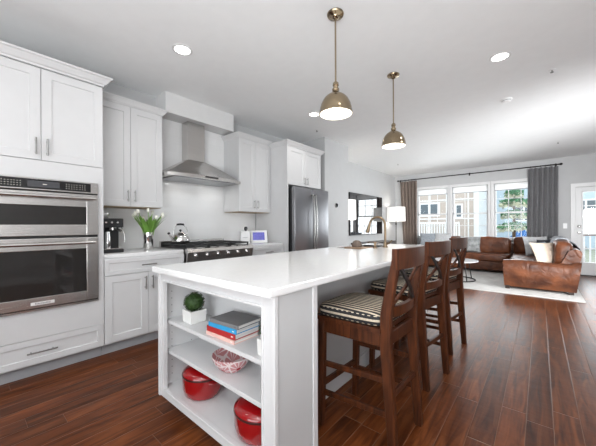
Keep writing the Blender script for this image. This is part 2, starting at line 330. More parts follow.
# ------------------------------------------------------------------ mesh builder
class MB:
    def __init__(s): s.bm = bmesh.new()
    def box(s, x0, x1, y0, y1, z0, z1, bev=0.0, seg=2, mat=None):
        b = bmesh.new()
        bmesh.ops.create_cube(b, size=1.0)
        bmesh.ops.scale(b, vec=(abs(x1 - x0), abs(y1 - y0), abs(z1 - z0)), verts=b.verts)
        if bev: bmesh.ops.bevel(b, geom=b.edges[:], offset=bev, segments=seg, affect='EDGES', profile=0.6)
        bmesh.ops.translate(b, vec=((x0 + x1) / 2, (y0 + y1) / 2, (z0 + z1) / 2), verts=b.verts)
        s.merge(b, mat); return s
    def merge(s, b, mat=None):
        if mat is not None: bmesh.ops.transform(b, matrix=mat, verts=b.verts)
        me = bpy.data.meshes.new('tmp'); b.to_mesh(me); b.free(); s.bm.from_mesh(me); bpy.data.meshes.remove(me)
    def faces(s, vs, fs):
        v = [s.bm.verts.new(p) for p in vs]
        for f in fs:
            try: s.bm.faces.new([v[i] for i in f])
            except ValueError: pass
        return s
    def lathe(s, prof, c=(0, 0, 0), n=32, cap0=True, cap1=True, mat=None):
        b = bmesh.new(); rings = []
        for r, z in prof:
            if r < 1e-6: rings.append([b.verts.new((0, 0, z))])
            else: rings.append([b.verts.new((r * math.cos(2 * PI * i / n), r * math.sin(2 * PI * i / n), z)) for i in range(n)])
        for A, B in zip(rings, rings[1:]):
            for i in range(n):
                j = (i + 1) % n
                if len(A) == 1 and len(B) == 1: continue
                if len(A) == 1: b.faces.new((A[0], B[j], B[i]))
                elif len(B) == 1: b.faces.new((A[i], A[j], B[0]))
                else: b.faces.new((A[i], A[j], B[j], B[i]))
        if cap0 and len(rings[0]) > 1: b.faces.new(rings[0][::-1])
        if cap1 and len(rings[-1]) > 1: b.faces.new(rings[-1])
        if mat is not None: bmesh.ops.transform(b, matrix=mat, verts=b.verts)
        bmesh.ops.translate(b, vec=c, verts=b.verts)
        s.merge(b); return s
    def tube(s, pts, r, n=10, flat=None):
        """round tube; r is a number or a list; flat=(w,t) gives a rectangular bar with its width axis nearest to the given up"""
        pts = [Vector(p) for p in pts]
        rs = r if isinstance(r, (list, tuple)) else [r] * len(pts)
        rings = []; prev = None
        for i, p in enumerate(pts):
            t = (pts[min(i + 1, len(pts) - 1)] - pts[max(i - 1, 0)]).normalized()
            if prev is None:
                a = Vector((0, 0, 1)) if abs(t.z) < 0.9 else Vector((1, 0, 0))
                u = t.cross(a).normalized()
            else: u = (prev - t * prev.dot(t)).normalized()
            prev = u; w = t.cross(u)
            rings.append([s.bm.verts.new(p + rs[i] * (math.cos(2 * PI * k / n) * u + math.sin(2 * PI * k / n) * w)) for k in range(n)])
        for A, B in zip(rings, rings[1:]):
            for k in range(n): s.bm.faces.new((A[k], A[(k + 1) % n], B[(k + 1) % n], B[k]))
        s.bm.faces.new(rings[0][::-1]); s.bm.faces.new(rings[-1])
        return s
    def bar(s, pts, w, t, side):
        """rectangular bar along pts: width w along the direction 'side', thickness t across it"""
        pts = [Vector(p) for p in pts]; side = Vector(side).normalized(); rings = []
        ws = w if isinstance(w, (list, tuple)) else [w] * len(pts)
        ts = t if isinstance(t, (list, tuple)) else [t] * len(pts)
        for i, p in enumerate(pts):
            d = (pts[min(i + 1, len(pts) - 1)] - pts[max(i - 1, 0)]).normalized()
            a = (side - d * side.dot(d)).normalized(); c = d.cross(a).normalized()
            hw, ht = ws[i] / 2, ts[i] / 2; k = 0.12
            ch = min(hw, ht) * 2 * k
            ring = []
            for sx, sy, order in ((1, 1, 0), (-1, 1, 1), (-1, -1, 0), (1, -1, 1)):
                q1 = p + a * sx * (hw - ch) + c * sy * ht; q2 = p + a * sx * hw + c * sy * (ht - ch)
                ring += [q2, q1] if order == 0 else [q1, q2]
            rings.append([s.bm.verts.new(q) for q in ring])
        n = 8
        for A, B in zip(rings, rings[1:]):
            for k in range(n): s.bm.faces.new((A[k], A[(k + 1) % n], B[(k + 1) % n], B[k]))
        s.bm.faces.new(rings[0][::-1]); s.bm.faces.new(rings[-1])
        return s
    def sweep_section(s, sections, closed=True, caps=True):
        """sections: list of equal-length point rings"""
        R = [[s.bm.verts.new(p) for p in sec] for sec in sections]; n = len(R[0])
        for A, B in zip(R, R[1:]):
            for k in range(n if closed else n - 1): s.bm.faces.new((A[k], A[(k + 1) % n], B[(k + 1) % n], B[k]))
        if caps: s.bm.faces.new(R[0][::-1]); s.bm.faces.new(R[-1])
        return s
    def superq(s, c, size, e=0.3, rot=None, nu=28, nv=16, wob=0.0, seed=0):
        b = bmesh.new()
        f = lambda v, p: math.copysign(abs(v) ** p, v)
        rings = []
        for j in range(1, nv):
            ph = -PI / 2 + PI * j / nv
            rings.append([b.verts.new((f(math.cos(ph), e) * f(math.cos(2 * PI * i / nu), e) * size[0] / 2, f(math.cos(ph), e) * f(math.sin(2 * PI * i / nu), e) * size[1] / 2, f(math.sin(ph), e) * size[2] / 2)) for i in range(nu)])
        bt = b.verts.new((0, 0, -size[2] / 2)); tp = b.verts.new((0, 0, size[2] / 2))
        for A, B in zip(rings, rings[1:]):
            for i in range(nu): b.faces.new((A[i], A[(i + 1) % nu], B[(i + 1) % nu], B[i]))
        for i in range(nu):
            b.faces.new((bt, rings[0][(i + 1) % nu], rings[0][i])); b.faces.new((tp, rings[-1][i], rings[-1][(i + 1) % nu]))
        if wob:
            for v in b.verts:
                n_ = noise.noise_vector(v.co * 4 + Vector((seed, seed * 2, 0)))
                v.co += n_ * wob
        if rot is not None: bmesh.ops.transform(b, matrix=rot.to_4x4(), verts=b.verts)
        bmesh.ops.translate(b, vec=c, verts=b.verts)
        s.merge(b); return s
    def pillow(s, c, w, h, t, rot, n=14, seed=0):
        """scatter cushion standing in its local x-z plane, pinched corners"""
        b = bmesh.new()
        def grid(sg):
            g = []
            for i in range(n + 1):
                rw = []
                for j in range(n + 1):
                    u, v = -1 + 2 * i / n, -1 + 2 * j / n
                    k = (max(0, 1 - u ** 4) * max(0, 1 - v ** 4)) ** 0.55
                    pinch = 1 - 0.07 * (1 - abs(v) ** 2) * abs(u) ** 3; pinch2 = 1 - 0.07 * (1 - abs(u) ** 2) * abs(v) ** 3
                    wv = 1 + 0.15 * noise.noise(Vector((u * 2 + seed, v * 2, sg)))
                    rw.append(b.verts.new((u * w / 2 * pinch, sg * t / 2 * k * wv, v * h / 2 * pinch2)))
                g.append(rw)
            for i in range(n):
                for j in range(n):
                    q = (g[i][j], g[i + 1][j], g[i + 1][j + 1], g[i][j + 1])
                    b.faces.new(q if sg < 0 else q[::-1])
        grid(1); grid(-1)
        bmesh.ops.remove_doubles(b, verts=b.verts, dist=1e-5)
        bmesh.ops.transform(b, matrix=rot.to_4x4(), verts=b.verts)
        bmesh.ops.translate(b, vec=c, verts=b.verts)
        s.merge(b); return s
    def build(s, name, mat, parent=None, smooth=None, origin=None):
        me = bpy.data.meshes.new(name)
        bmesh.ops.recalc_face_normals(s.bm, faces=s.bm.faces)
        off = Vector(origin) if origin is not None else (WORLD(parent) if parent is not None else Vector((0, 0, 0)))
        if off.length: bmesh.ops.translate(s.bm, vec=-off, verts=s.bm.verts)
        s.bm.to_mesh(me); s.bm.free()
        for mm in (mat if isinstance(mat, (list, tuple)) else [mat]): me.materials.append(mm)
        if smooth is not None:
            for p in me.polygons: p.use_smooth = True
            if smooth < 170:
                try: me.set_sharp_from_angle(angle=math.radians(smooth))
                except Exception: pass
        o = bpy.data.objects.new(name, me); COL.objects.link(o)
        if parent is not None:
            o.parent = parent
        elif origin is not None: o.location = off
        return o
def WORLD(p):
    v = Vector((0, 0, 0))
    while p is not None: v += p.location; p = p.parent
    return v
def thing(name, label, cat, loc=(0, 0, 0), group=None):
    o = bpy.data.objects.new(name, None); COL.objects.link(o)
    o.empty_display_size = 0.05; o.location = loc
    return tag(o, label, cat, group)
def tag(o, label, cat, group=None, kind=None):
    o['label'] = label; o['category'] = cat
    if group: o['group'] = group
    if kind: o['kind'] = kind
    return o
def struct(mb, name, mat, parent=None, smooth=None):
    o = mb.build(name, mat, parent, smooth)
    if parent is None: o['kind'] = 'structure'
    return o
def struct_root(name, loc=(0, 0, 0)):
    o = bpy.data.objects.new(name, None); COL.objects.link(o); o.location = loc; o['kind'] = 'structure'; return o
def dup(root, loc, rz=None, label=None):
    r = root.copy(); COL.objects.link(r); r.location = loc
    if rz is not None: r.rotation_euler = (0, 0, rz)
    if label: r['label'] = label
    for ch in list(root.children):
        c = ch.copy(); COL.objects.link(c); c.parent = r
        for g in list(ch.children):
            d = g.copy(); COL.objects.link(d); d.parent = c
    return r
def text_mesh(txt, size, name, mat, parent, matrix, depth=0.0006):
    cu = bpy.data.curves.new(name, 'FONT'); cu.body = txt; cu.size = size; cu.align_x = 'CENTER'; cu.align_y = 'CENTER'; cu.extrude = depth
    tmp = bpy.data.objects.new('tmp_text', cu); COL.objects.link(tmp)
    dg = bpy.context.evaluated_depsgraph_get(); dg.update()
    me = bpy.data.meshes.new_from_object(tmp.evaluated_get(dg)); bpy.data.objects.remove(tmp)
    me.name = name; me.transform(matrix); me.transform(Matrix.Translation(-WORLD(parent)))
    me.materials.clear(); me.materials.append(mat)
    o = bpy.data.objects.new(name, me); COL.objects.link(o); o.parent = parent
    return o

# ------------------------------------------------------------------ room shell
H = 2.77
XL, XR, YB, YF = -3.63, 2.1, -2.9, 9.25
struct(MB().box(XL - .15, XR + .15, YB - .15, YF + .15, -.12, 0), 'floor', M['floor'])
struct(MB().box(XL - .15, XR + .15, YB - .15, YF + .15, H, H + .12), 'ceiling', M['ceiling'])
struct(MB().box(XL - .15, XL, YB, YF, 0, H), 'wall_left', M['wall'])
def wall_with_holes(name, y0, y1, xa, xb, holes):
    mb = MB(); x = xa
    for (a, b_, z0, z1) in sorted(holes):
        mb.box(x, a, y0, y1, 0, H)
        if z0 > 0: mb.box(a, b_, y0, y1, 0, z0)
        mb.box(a, b_, y0, y1, z1, H); x = b_
    mb.box(x, xb, y0, y1, 0, H)
    return struct(mb, name, M['wall'])
WIN = [(-2.93, -2.06), (-1.94, -1.07), (-.93, -.06)]
WZ0, WZ1 = 0.80, 2.27
DX0, DX1, DZ1 = 0.64, 1.56, 2.04
wall_with_holes('wall_far', YF, YF + .15, XL - .15, XR + .15, [(a, b, WZ0, WZ1) for a, b in WIN] + [(DX0, DX1, 0, DZ1)])
wall_with_holes('wall_back', YB - .15, YB, XL - .15, XR + .15, [(-1.7, 1.7, 0.25, 2.4)])
mb = MB(); yy = YB
for a_, b_ in ((3.9, 6.1),):
    mb.box(XR, XR + .15, yy, a_, 0, H).box(XR, XR + .15, a_, b_, 0, .33).box(XR, XR + .15, a_, b_, 2.33, H); yy = b_
mb.box(XR, XR + .15, yy, YF, 0, H)
struct(mb, 'wall_right', M['wall'])
# closet block beside the refrigerator, and the boxed duct above the hood
struct(MB().box(XL, -2.96, 4.26, 5.08, 0, H), 'wall_closet', M['wall'])
struct(MB().box(XL, -3.37, 1.575, 2.56, 2.53, H), 'wall_soffit', M['trim'])
struct(MB().box(XL, XL + .008, .84, 3.187, .90, 2.53), 'wall_backsplash', M['tile'])
def base(name, x0, x1, y0, y1):
    struct(MB().box(x0, x1, y0, y1, 0, .11, .004), name, M['trim'])
base('baseboard_left', XL, XL + .016, 5.10, YF)
base('baseboard_closet', -2.96, -2.944, 4.26, 5.08)
base('baseboard_far', XL + .02, DX0 - .1, YF - .016, YF)
base('baseboard_right', XR - .016, XR, YB, YF)

def window(n, a, b):
    r = struct_root('window_%d' % n, ((a + b) / 2, YF, WZ0))
    c = .075
    mb = MB()   # interior casing
    mb.box(a - c, a, YF - .022, YF, WZ0 - .02, WZ1 + c, .004).box(b, b + c - .016, YF - .022, YF, WZ0 - .02, WZ1 + c, .004)
    mb.box(a - c, b + c - .016, YF - .026, YF, WZ1, WZ1 + c, .004)
    mb.build('window_casing', M['trim'], r)
    MB().box(a - c, b + c - .016, YF - .05, YF + .03, WZ0 - .03, WZ0, .005).build('window_sill', M['trim'], r)
    mid = 1.50
    for k, (z0, z1, y) in enumerate(((mid - .02, WZ1, YF + .10), (WZ0, mid + .02, YF + .065))):
        f = .042
        mb = MB().box(a, a + f, y, y + .03, z0, z1, .003).box(b - f, b, y, y + .03, z0, z1, .003)
        mb.box(a, b, y, y + .03, z0, z0 + f, .003).box(a, b, y, y + .03, z1 - f, z1, .003)
        sash = mb.build('sash', M['trim'], r)
        mb = MB()
        for i in (1, 2):
            xx = a + f + (b - a - 2 * f) * i / 3
            mb.box(xx - .008, xx + .008, y + .008, y + .022, z0 + f, z1 - f)
        zz = (z0 + z1) / 2
        mb.box(a + f, b - f, y + .008, y + .022, zz - .008, zz + .008)
        mb.build('muntins', M['trim'], sash)
        MB().box(a + f, b - f, y + .012, y + .017, z0 + f, z1 - f).build('pane', M['glass'], sash)
for i, (a, b) in enumerate(WIN): window(i + 1, a, b)

def patio_door():
    r = struct_root('door_1', ((DX0 + DX1) / 2, YF, 0))
    c = .085
    mb = MB().box(DX0 - c, DX0, YF - .022, YF, 0, DZ1 + c, .004).box(DX1, DX1 + c, YF - .022, YF, 0, DZ1 + c, .004).box(DX0 - c, DX1 + c, YF - .026, YF, DZ1, DZ1 + c, .004)
    mb.build('door_casing', M['trim'], r)
    y0, y1 = YF + .03, YF + .075
    gx0, gx1, gz0, gz1 = DX0 + .115, DX1 - .115, .29, 1.93
    mb = MB().box(DX0 + .004, gx0, y0, y1, .012, DZ1 - .004, .003).box(gx1, DX1 - .004, y0, y1, .012, DZ1 - .004, .003)
    mb.box(gx0, gx1, y0, y1, .012, gz0, .003).box(gx0, gx1, y0, y1, gz1, DZ1 - .004, .003)
    leaf = mb.build('door_leaf', M['trim'], r)
    mb = MB().box(gx0 - .02, gx0 + .012, y0 - .012, y1, gz0 - .02, gz1 + .02, .004).box(gx1 - .012, gx1 + .02, y0 - .012, y1, gz0 - .02, gz1 + .02, .004)
    mb.box(gx0, gx1, y0 - .012, y1, gz0 - .02, gz0 + .012, .004).box(gx0, gx1, y0 - .012, y1, gz1 - .012, gz1 + .02, .004)
    for i in (1, 2):
        x = gx0 + (gx1 - gx0) * i / 3; mb.box(x - .011, x + .011, y0 + .005, y1 - .005, gz0, gz1)
    for i in range(1, 5):
        z = gz0 + (gz1 - gz0) * i / 5; mb.box(gx0, gx1, y0 + .006, y1 - .006, z - .011, z + .011)
    mb.build('muntins', M['trim'], leaf)
    MB().box(gx0, gx1, y0 + .018, y0 + .026, gz0, gz1).build('pane', M['glass'], leaf)
    for z, nm, rr in ((1.13, 'deadbolt', .024), (.985, 'knob', .027)):
        mt = Matrix.Rotation(PI / 2, 4, 'X')
        MB().lathe([(.0, 0), (.032, 0), (.032, .008), (.012, .012), (.012, .03), (rr, .036), (rr, .052), (.0, .058)], (DX0 + .058, y0, z), 20, mat=mt).build(nm, M['nickel'], leaf, 40)
    MB().box(DX0, DX1, YF - .03, YF + .15, 0, .012, .003).build('threshold', M['rod'], r)
patio_door()

# rear opening: an unseen wide window, added to let fill light in
rw = struct_root('window_4', (0, YB, .25))
mb = MB()
for x in (-1.7, -.6, .55, 1.65): mb.box(x, x + .05, YB - .1, YB - .05, .25, 2.4)
mb.box(-1.7, 1.7, YB - .1, YB - .05, .25, .30).box(-1.7, 1.7, YB - .1, YB - .05, 2.35, 2.4)
mb.build('window_frame', M['trim'], rw)
MB().box(-1.65, 1.65, YB - .08, YB - .074, .3, 2.35).build('pane', M['glass'], rw)

for n_, (a_, b_) in ((5, (3.9, 6.1)),):
    rw = struct_root('window_%d' % n_, (XR, (a_ + b_) / 2, .33))
    mb = MB()
    for i in range(5): yy = a_ + (b_ - a_ - .05) * i / 4; mb.box(XR + .05, XR + .10, yy, yy + .05, .33, 2.33)
    for z in (.33, 1.0, 1.64, 2.28): mb.box(XR + .05, XR + .10, a_, b_, z, z + .05)
    mb.build('window_frame', M['trim'], rw)
    MB().box(XR + .07, XR + .076, a_ + .05, b_ - .05, .38, 2.28).build('pane', M['glass'], rw)

# ------------------------------------------------------------------ cabinet pieces (fronts face +X)
def shaker(x, y0, y1, z0, z1, st=.062, th=.02, rec=.009):
    """door leaf with a recessed flat panel, front face at x"""
    mb = MB()
    def ring(X, i): return [(X, y0 + i, z0 + i), (X, y1 - i, z0 + i), (X, y1 - i, z1 - i), (X, y0 + i, z1 - i)]
    R = ring(x - th, 0) + ring(x - .0015, 0) + ring(x, .0015) + ring(x, st) + ring(x - rec, st + .004)
    fs = [(3, 2, 1, 0)]
    for k in range(4):
        a, b = 4 * k, 4 * k + 4
        for i in range(4): fs.append((a + i, a + (i + 1) % 4, b + (i + 1) % 4, b + i))
    fs.append((16, 17, 18, 19))
    return mb.faces(R, fs)
def pull(x, y, z, ln, vertical, parent):
    mb = MB(); r = .0055; o = .032
    if vertical:
        mb.tube([(x + o, y, z - ln / 2), (x + o, y, z + ln / 2)], r)
        for s in (-1, 1): mb.tube([(x - .001, y, z + s * ln * .36), (x + o, y, z + s * ln * .36)], r * .8)
    else:
        mb.tube([(x + o, y - ln / 2, z), (x + o, y + ln / 2, z)], r)
        for s in (-1, 1): mb.tube([(x - .001, y + s * ln * .36, z), (x + o, y + s * ln * .36, z)], r * .8)
    return mb.build('handle', M['nickel'], parent, 50)
def door(x, y0, y1, z0, z1, parent, side=0, hz=None, ln=.13):
    d = shaker(x, y0, y1, z0, z1).build('door', M['cab'], parent)
    if side: pull(x, (y1 - .032) if side > 0 else (y0 + .032), hz, ln, True, d)
    return d
def drawer(x, y0, y1, z0, z1, parent, ln=.15, st=.045):
    d = shaker(x, y0, y1, z0, z1, st).build('drawer', M['cab'], parent)
    pull(x, (y0 + y1) / 2, (z0 + z1) / 2, ln, False, d)
    return d
CR = [(0, 0), (.008, 0), (.010, .014), (.022, .022), (.034, .040), (.048, .058), (.060, .066), (.062, .078), (0, .078)]
def crown(x, y0, y1, z, parent, xb=XL + .022, lret=True, rret=True, scale=1.0):
    secs = []
    pth = []
    if rret: pth.append(lambda o: (xb, y1 + o))
    pth.append(lambda o: (x + o, y1 + (o if rret else 0)))
    pth.append(lambda o: (x + o, y0 - (o if lret else 0)))
    if lret: pth.append(lambda o: (xb, y0 - o))
    for fn in pth: secs.append([fn(o * scale) + (z + h * scale,) for o, h in CR])
    return MB().sweep_section(secs).build('crown_moulding', M['cab'], parent)

# tall cabinet with the ovens
XT = -2.97
oc = thing('oven_cabinet', 'tall white cabinet surrounding the stacked wall ovens, drawer below', 'cabinet', (-3.3, .41, 0))
mb = MB().box(XL + .022, XT - .02, -.004, .828, .10, 2.412)
for a, b_, c, d in ((-.004, .035, .307, 1.685), (.788, .828, .307, 1.685), (.035, .788, .307, .522), (.035, .788, 1.548, 1.685)): mb.box(XT - .02, XT, a, b_, c, d)
mb.build('body', M['cab'], oc)
door(XT, .0, .411, 1.69, 2.405, oc, 1, 1.79); door(XT, .415, .826, 1.69, 2.405, oc, -1, 1.79)
drawer(XT, .0, .826, .112, .303, oc, .18)
MB().box(XL + .022, XT - .075, .0, .828, .0, .10).build('toe_kick', M['dgrey'], oc)
crown(XT, -.004, .828, 2.412, oc)
# double oven
XO = -2.945
ov = thing('double_wall_oven', 'stainless double wall oven with black control panel and dark glass', 'oven', (-2.95, .411, .52))
o0, o1 = .040, .783
MB().box(XT - .015, XO - .02, o0, o1, .525, 1.545).build('chassis', M['gap'], ov)
cp = MB().box(XT + .001, XO, o0, o1, 1.452, 1.545, .003).build('control_panel', M['steel'], ov)
MB().box(XO - .002, XO + .002, o0 + .03, o1 - .055, 1.462, 1.535).build('control_glass', M['blackglass'], cp)
MB().box(XO + .002, XO + .003, .33, .52, 1.475, 1.522).build('display', P('oven_display', (.05, .05, .055), .15, emit=(.10, .10, .11), estr=.15), cp)
bmt = plain_emit('button_print', (.55, .53, .48), .25)
for g0, nc in ((.10, 4), (.19, 4), (.255, 3), (.56, 5), (.65, 3)):
    mb = MB()
    for i in range(nc):
        for j in range(3): mb.box(XO + .002, XO + .0028, g0 + i * .017, g0 + i * .017 + .006, 1.478 + j * .017, 1.481 + j * .017)
    mb.build('button_pad', bmt, cp)
MB().box(XO + .003, XO + .0036, .418, .442, 1.496, 1.501).build('clock_digits', bmt, cp)
def oven_door(z0, z1, wz0, wz1, hz, nm):
    y0, y1, w0, w1 = o0, o1, .125, .698
    mb = MB().box(XT + .002, XO, y0, w0, z0, z1, .003).box(XT + .002, XO, w1, y1, z0, z1, .003).box(XT + .002, XO, w0, w1, z0, wz0, .003).box(XT + .002, XO, w0, w1, wz1, z1, .003)
    d = mb.build(nm, M['steel'], ov)
    MB().box(XO - .016, XO - .008, w0 - .005, w1 + .005, wz0 - .005, wz1 + .005).build('window', M['ovenglass'], d)
    mb = MB().tube([(XO + .045, y0 + .015, hz), (XO + .045, y1 - .03, hz)], .0125, 14)
    for y in (y0 + .04, y1 - .055): mb.box(XO - .001, XO + .045, y - .010, y + .010, hz - .010, hz + .010, .003)
    mb.build('handle', M['steel'], d, 40)
    return d
oven_door(1.098, 1.440, 1.185, 1.335, 1.405, 'upper_door')
d2 = oven_door(.545, 1.078, .625, .985, 1.035, 'lower_door')
MB().box(XT + .001, XO - .004, o0, o1, .525, .538).build('bottom_trim', M['steel'], ov)
bd = MB().box(XO, XO + .003, .345, .485, .568, .592, .001).build('name_plate', P('pale_plate', (.72, .71, .70), .35), d2)
face = Matrix(((0, 0, 1, 0), (1, 0, 0, 0), (0, 1, 0, 0), (0, 0, 0, 1)))    # text plane to +X wall
text_mesh('KitchenAid', .020, 'name_lettering', M['black'], d2, Matrix.Translation((XO + .0032, .415, .580)) @ face)

def wall_cabinet(y0, y1, label, xf=-3.30):
    r = thing('upper_cabinet', label, 'cabinet', (-3.45, (y0 + y1) / 2, 1.38))
    X = xf
    MB().box(XL + .022, X - .02, y0, y1, 1.38, 2.432).build('body', M['cab'], r)
    md = (y0 + y1) / 2
    door(X, y0 + .002, md - .0015, 1.382, 2.430, r, 1, 1.49, .12); door(X, md + .0015, y1 - .002, 1.382, 2.430, r, -1, 1.49, .12)
    crown(X, y0, y1, 2.432, r, XL + .022, lret=(y0 > 1), rret=(y1 < 2), scale=.82)
    MB().box(XL + .012, X - .03, y0 + .01, y1 - .01, 1.374, 1.38).build('underside', wood_mat('cabinet_underside', (.36, .25, .15), (.5, .37, .24), .5), r)
    return r
wall_cabinet(.834, 1.505, 'white two-door wall cabinet above the coffee machine and tulips')
wall_cabinet(2.56, 3.182, 'white two-door wall cabinet between range hood and refrigerator', -3.255)

fc = thing('refrigerator_cabinet', 'white cabinet above the refrigerator with tall side panel', 'cabinet', (-3.25, 3.6, 1.8))
XFc = -2.90
MB().box(XL + .022, XFc - .02, 3.21, 4.035, 1.80, 2.385).build('body', M['cab'], fc)
MB().box(XL + .022, XFc, 3.188, 3.21, 0, 2.385).build('side_panel', M['cab'], fc)
MB().box(XL + .022, XFc, 4.035, 4.05, 1.8, 2.385).build('end_panel', M['cab'], fc)
door(XFc, 3.213, 3.618, 1.803, 2.382, fc, 1, 1.885, .11); door(XFc, 3.622, 4.033, 1.803, 2.382, fc, -1, 1.885, .11)
crown(XFc, 3.188, 4.05, 2.385, fc, scale=.9)

fr = thing('refrigerator', 'dark stainless french-door refrigerator recessed beside the closet wall', 'refrigerator', (-3.2, 3.68, 0))
MB().box(-3.60, -2.87, 3.235, 4.135, .03, 1.755, .006).build('body', M['black'], fr)
def bow(y0, y1, z0, z1, nm):
    return MB().box(-2.868, -2.80, y0, y1, z0, z1, .010, 3).build(nm, M['darksteel'], fr, 30)
fl = bow(3.242, 3.688, .63, 1.765, 'left_door'); frd = bow(3.694, 4.137, .63, 1.765, 'right_door'); frz = bow(3.242, 4.137, .06, .622, 'freezer_drawer')
for y, p in ((3.660, fl), (3.724, frd)):
    zz = [.74 + .92 * i / 12 for i in range(13)]
    pts = [(-2.80, y, zz[0])] + [(-2.765 + .028 * math.sin(PI * i / 12), y, z) for i, z in enumerate(zz)] + [(-2.80, y, zz[-1])]
    MB().tube(pts, .011, 12).build('handle', M['nickel'], p, 60)
mb = MB().tube([(-2.75, 3.32, .56), (-2.75, 4.06, .56)], .011)
for y in (3.36, 4.02): mb.tube([(-2.80, y, .56), (-2.75, y, .56)], .009)
mb.build('handle', M['nickel'], frz, 50)
MB().box(-3.5, -2.88, 3.25, 4.12, 0, .03).build('plinth', M['black'], fr)

# base cabinets and worktops
def base_cab(y0, y1, label, two=True):
    r = thing('base_cabinet', label, 'cabinet', (-3.3, (y0 + y1) / 2, 0))
    X = XT - .002
    MB().box(XL + .01, X - .02, y0, y1, .10, .876).build('body', M['cab'], r)
    MB().box(XL + .01, X - .075, y0, y1, 0, .10).build('toe_kick', M['dgrey'], r)
    drawer(X, y0 + .003, y1 - .003, .725, .868, r, .14, .034)
    md = (y0 + y1) / 2
    door(X, y0 + .003, md - .0015, .114, .718, r, 1, .62); door(X, md + .0015, y1 - .003, .114, .718, r, -1, .62)
base_cab(.832, 1.588, 'white base cabinet between the oven tower and the range')
base_cab(2.532, 3.184, 'white base cabinet between the range and the refrigerator')
def worktop(y0, y1, label):
    o = MB().box(XL + .009, -2.995, y0, y1, .878, .914, .004).build('countertop', M['quartz'], None, 30)
    tag(o, label, 'countertop')
worktop(.832, 1.592, 'white quartz worktop under the coffee machine')
worktop(2.528, 3.186, 'white quartz worktop under the framed tablet')

# ------------------------------------------------------------------ range and hood
rg = thing('range', 'stainless gas range with black grates and front knobs', 'range', (-3.3, 2.06, 0))
r0, r1 = 1.598, 2.522
XRg = -2.955
MB().box(XL + .02, XRg, r0, r1, .09, .905, .004).build('body', M['steel'], rg)
MB().box(XL + .05, XRg - .06, r0 + .02, r1 - .02, 0, .09).build('plinth', M['black'], rg)
cpn = MB().sweep_section([[(XRg - .03, y, .925), (XRg + .028, y, .915), (XRg + .040, y, .880), (XRg + .020, y, .775), (XRg - .03, y, .775)] for y in (r0, r1)]).build('control_panel', M['steel'], rg)
for i in range(6):
    y = r0 + .10 + i * .145
    mt = Matrix.Rotation(PI / 2, 4, 'Y')
    MB().lathe([(.030, 0), (.030, .008), (.021, .010), (.019, .036), (.016, .040), (0, .041)], (XRg + .027, y, .842), 20, mat=mt).build('knob', M['chrome'], cpn, 40)
od = MB().box(XRg, XRg + .03, r0 + .005, r1 - .005, .20, .765, .005).build('oven_door', M['steel'], rg)
MB().box(XRg + .028, XRg + .032, r0 + .13, r1 - .13, .33, .64).build('window', M['ovenglass'], od)
mb = MB().tube([(XRg + .075, r0 + .05, .715), (XRg + .075, r1 - .05, .715)], .013)
for y in (r0 + .09, r1 - .09): mb.tube([(XRg + .02, y, .715), (XRg + .075, y, .715)], .011)
mb.build('handle', M['chrome'], od, 50)
MB().box(XL + .03, XRg - .02, r0 + .004, r1 - .004, .905, .922, .003).build('cooktop', M['black'], rg)
MB().box(XL + .02, XL + .06, r0, r1, .905, .985, .004).build('backguard', M['steel'], rg)
for k in range(3):
    a = r0 + .015 + k * .300; b = a + .292
    mb = MB()
    for x in (XL + .085, XRg - .04): mb.box(x - .007, x + .007, a, b, .944, .962, .003)
    for y in (a, b - .014): mb.box(XL + .08, XRg - .035, y, y + .014, .944, .962, .003)
    for x in (XL + .20, XL + .34, XL + .48): mb.box(x - .005, x + .005, a, b, .946, .962, .002)
    mb.box(XL + .08, XRg - .035, (a + b) / 2 - .006, (a + b) / 2 + .006, .946, .962, .002)
    for x in (XL + .09, XRg - .045):
        for y in (a + .007, b - .007): mb.box(x - .007, x + .007, y - .007, y + .007, .921, .95)
    mb.build('grate', M['iron'], rg)
    for x in (XL + .20, XL + .47): MB().lathe([(.052, .922), (.052, .932), (.036, .936), (.034, .942), (0, .943)], (x, (a + b) / 2, 0), 20).build('burner', M['iron'], rg, 40)

hd = thing('range_hood', 'stainless chimney range hood with curved canopy on white tile', 'hood', (-3.4, 1.99, 1.7))
h0, h1, hc = 1.512, 2.545, 2.03
XH = -3.20
secs = []
N = 24
for i in range(N + 1):
    t = i / N; y = h0 + (h1 - h0) * t; s = abs(2 * t - 1)
    # the canopy rises in a swept arc to the chimney
    k = min(1.0, (1 - s) / .77)
    zt = 1.792 + .245 * k
    xf = XH + .09 * (1 - s * s)
    xt = (xf - .02) * (1 - k) + (-3.47) * k
    ring = [(XL + .009, y, 1.755), (xf, y, 1.755), (xf, y, 1.79)]
    for j in range(1, 6):
        q = j / 6; ring.append((xf + (xt - xf) * q, y, 1.79 + (zt - 1.79) * (q ** 1.2)))
    ring += [(xt, y, zt), (XL + .009, y, zt)]
    secs.append(ring)
can = MB().sweep_section(secs).build('canopy', M['steel'], hd, 25)
MB().box(XL + .04, XH - .01, h0 + .08, h1 - .08, 1.747, 1.757).build('filter', M['darksteel'], can)
MB().box(XH + .078, XH + .093, 1.94, 2.12, 1.763, 1.783, .002).build('control_strip', M['black'], can)
MB().box(XL + .009, -3.47, 1.905, 2.15, 1.98, 2.53, .003).build('chimney', M['steel'], hd)
area('hood_lamp', (-3.42, 1.80, 1.74), (0, 0, -1), .06, .06, .3, (1, .97, .92)); area('hood_lamp', (-3.42, 2.30, 1.74), (0, 0, -1), .06, .06, .3, (1, .97, .92))

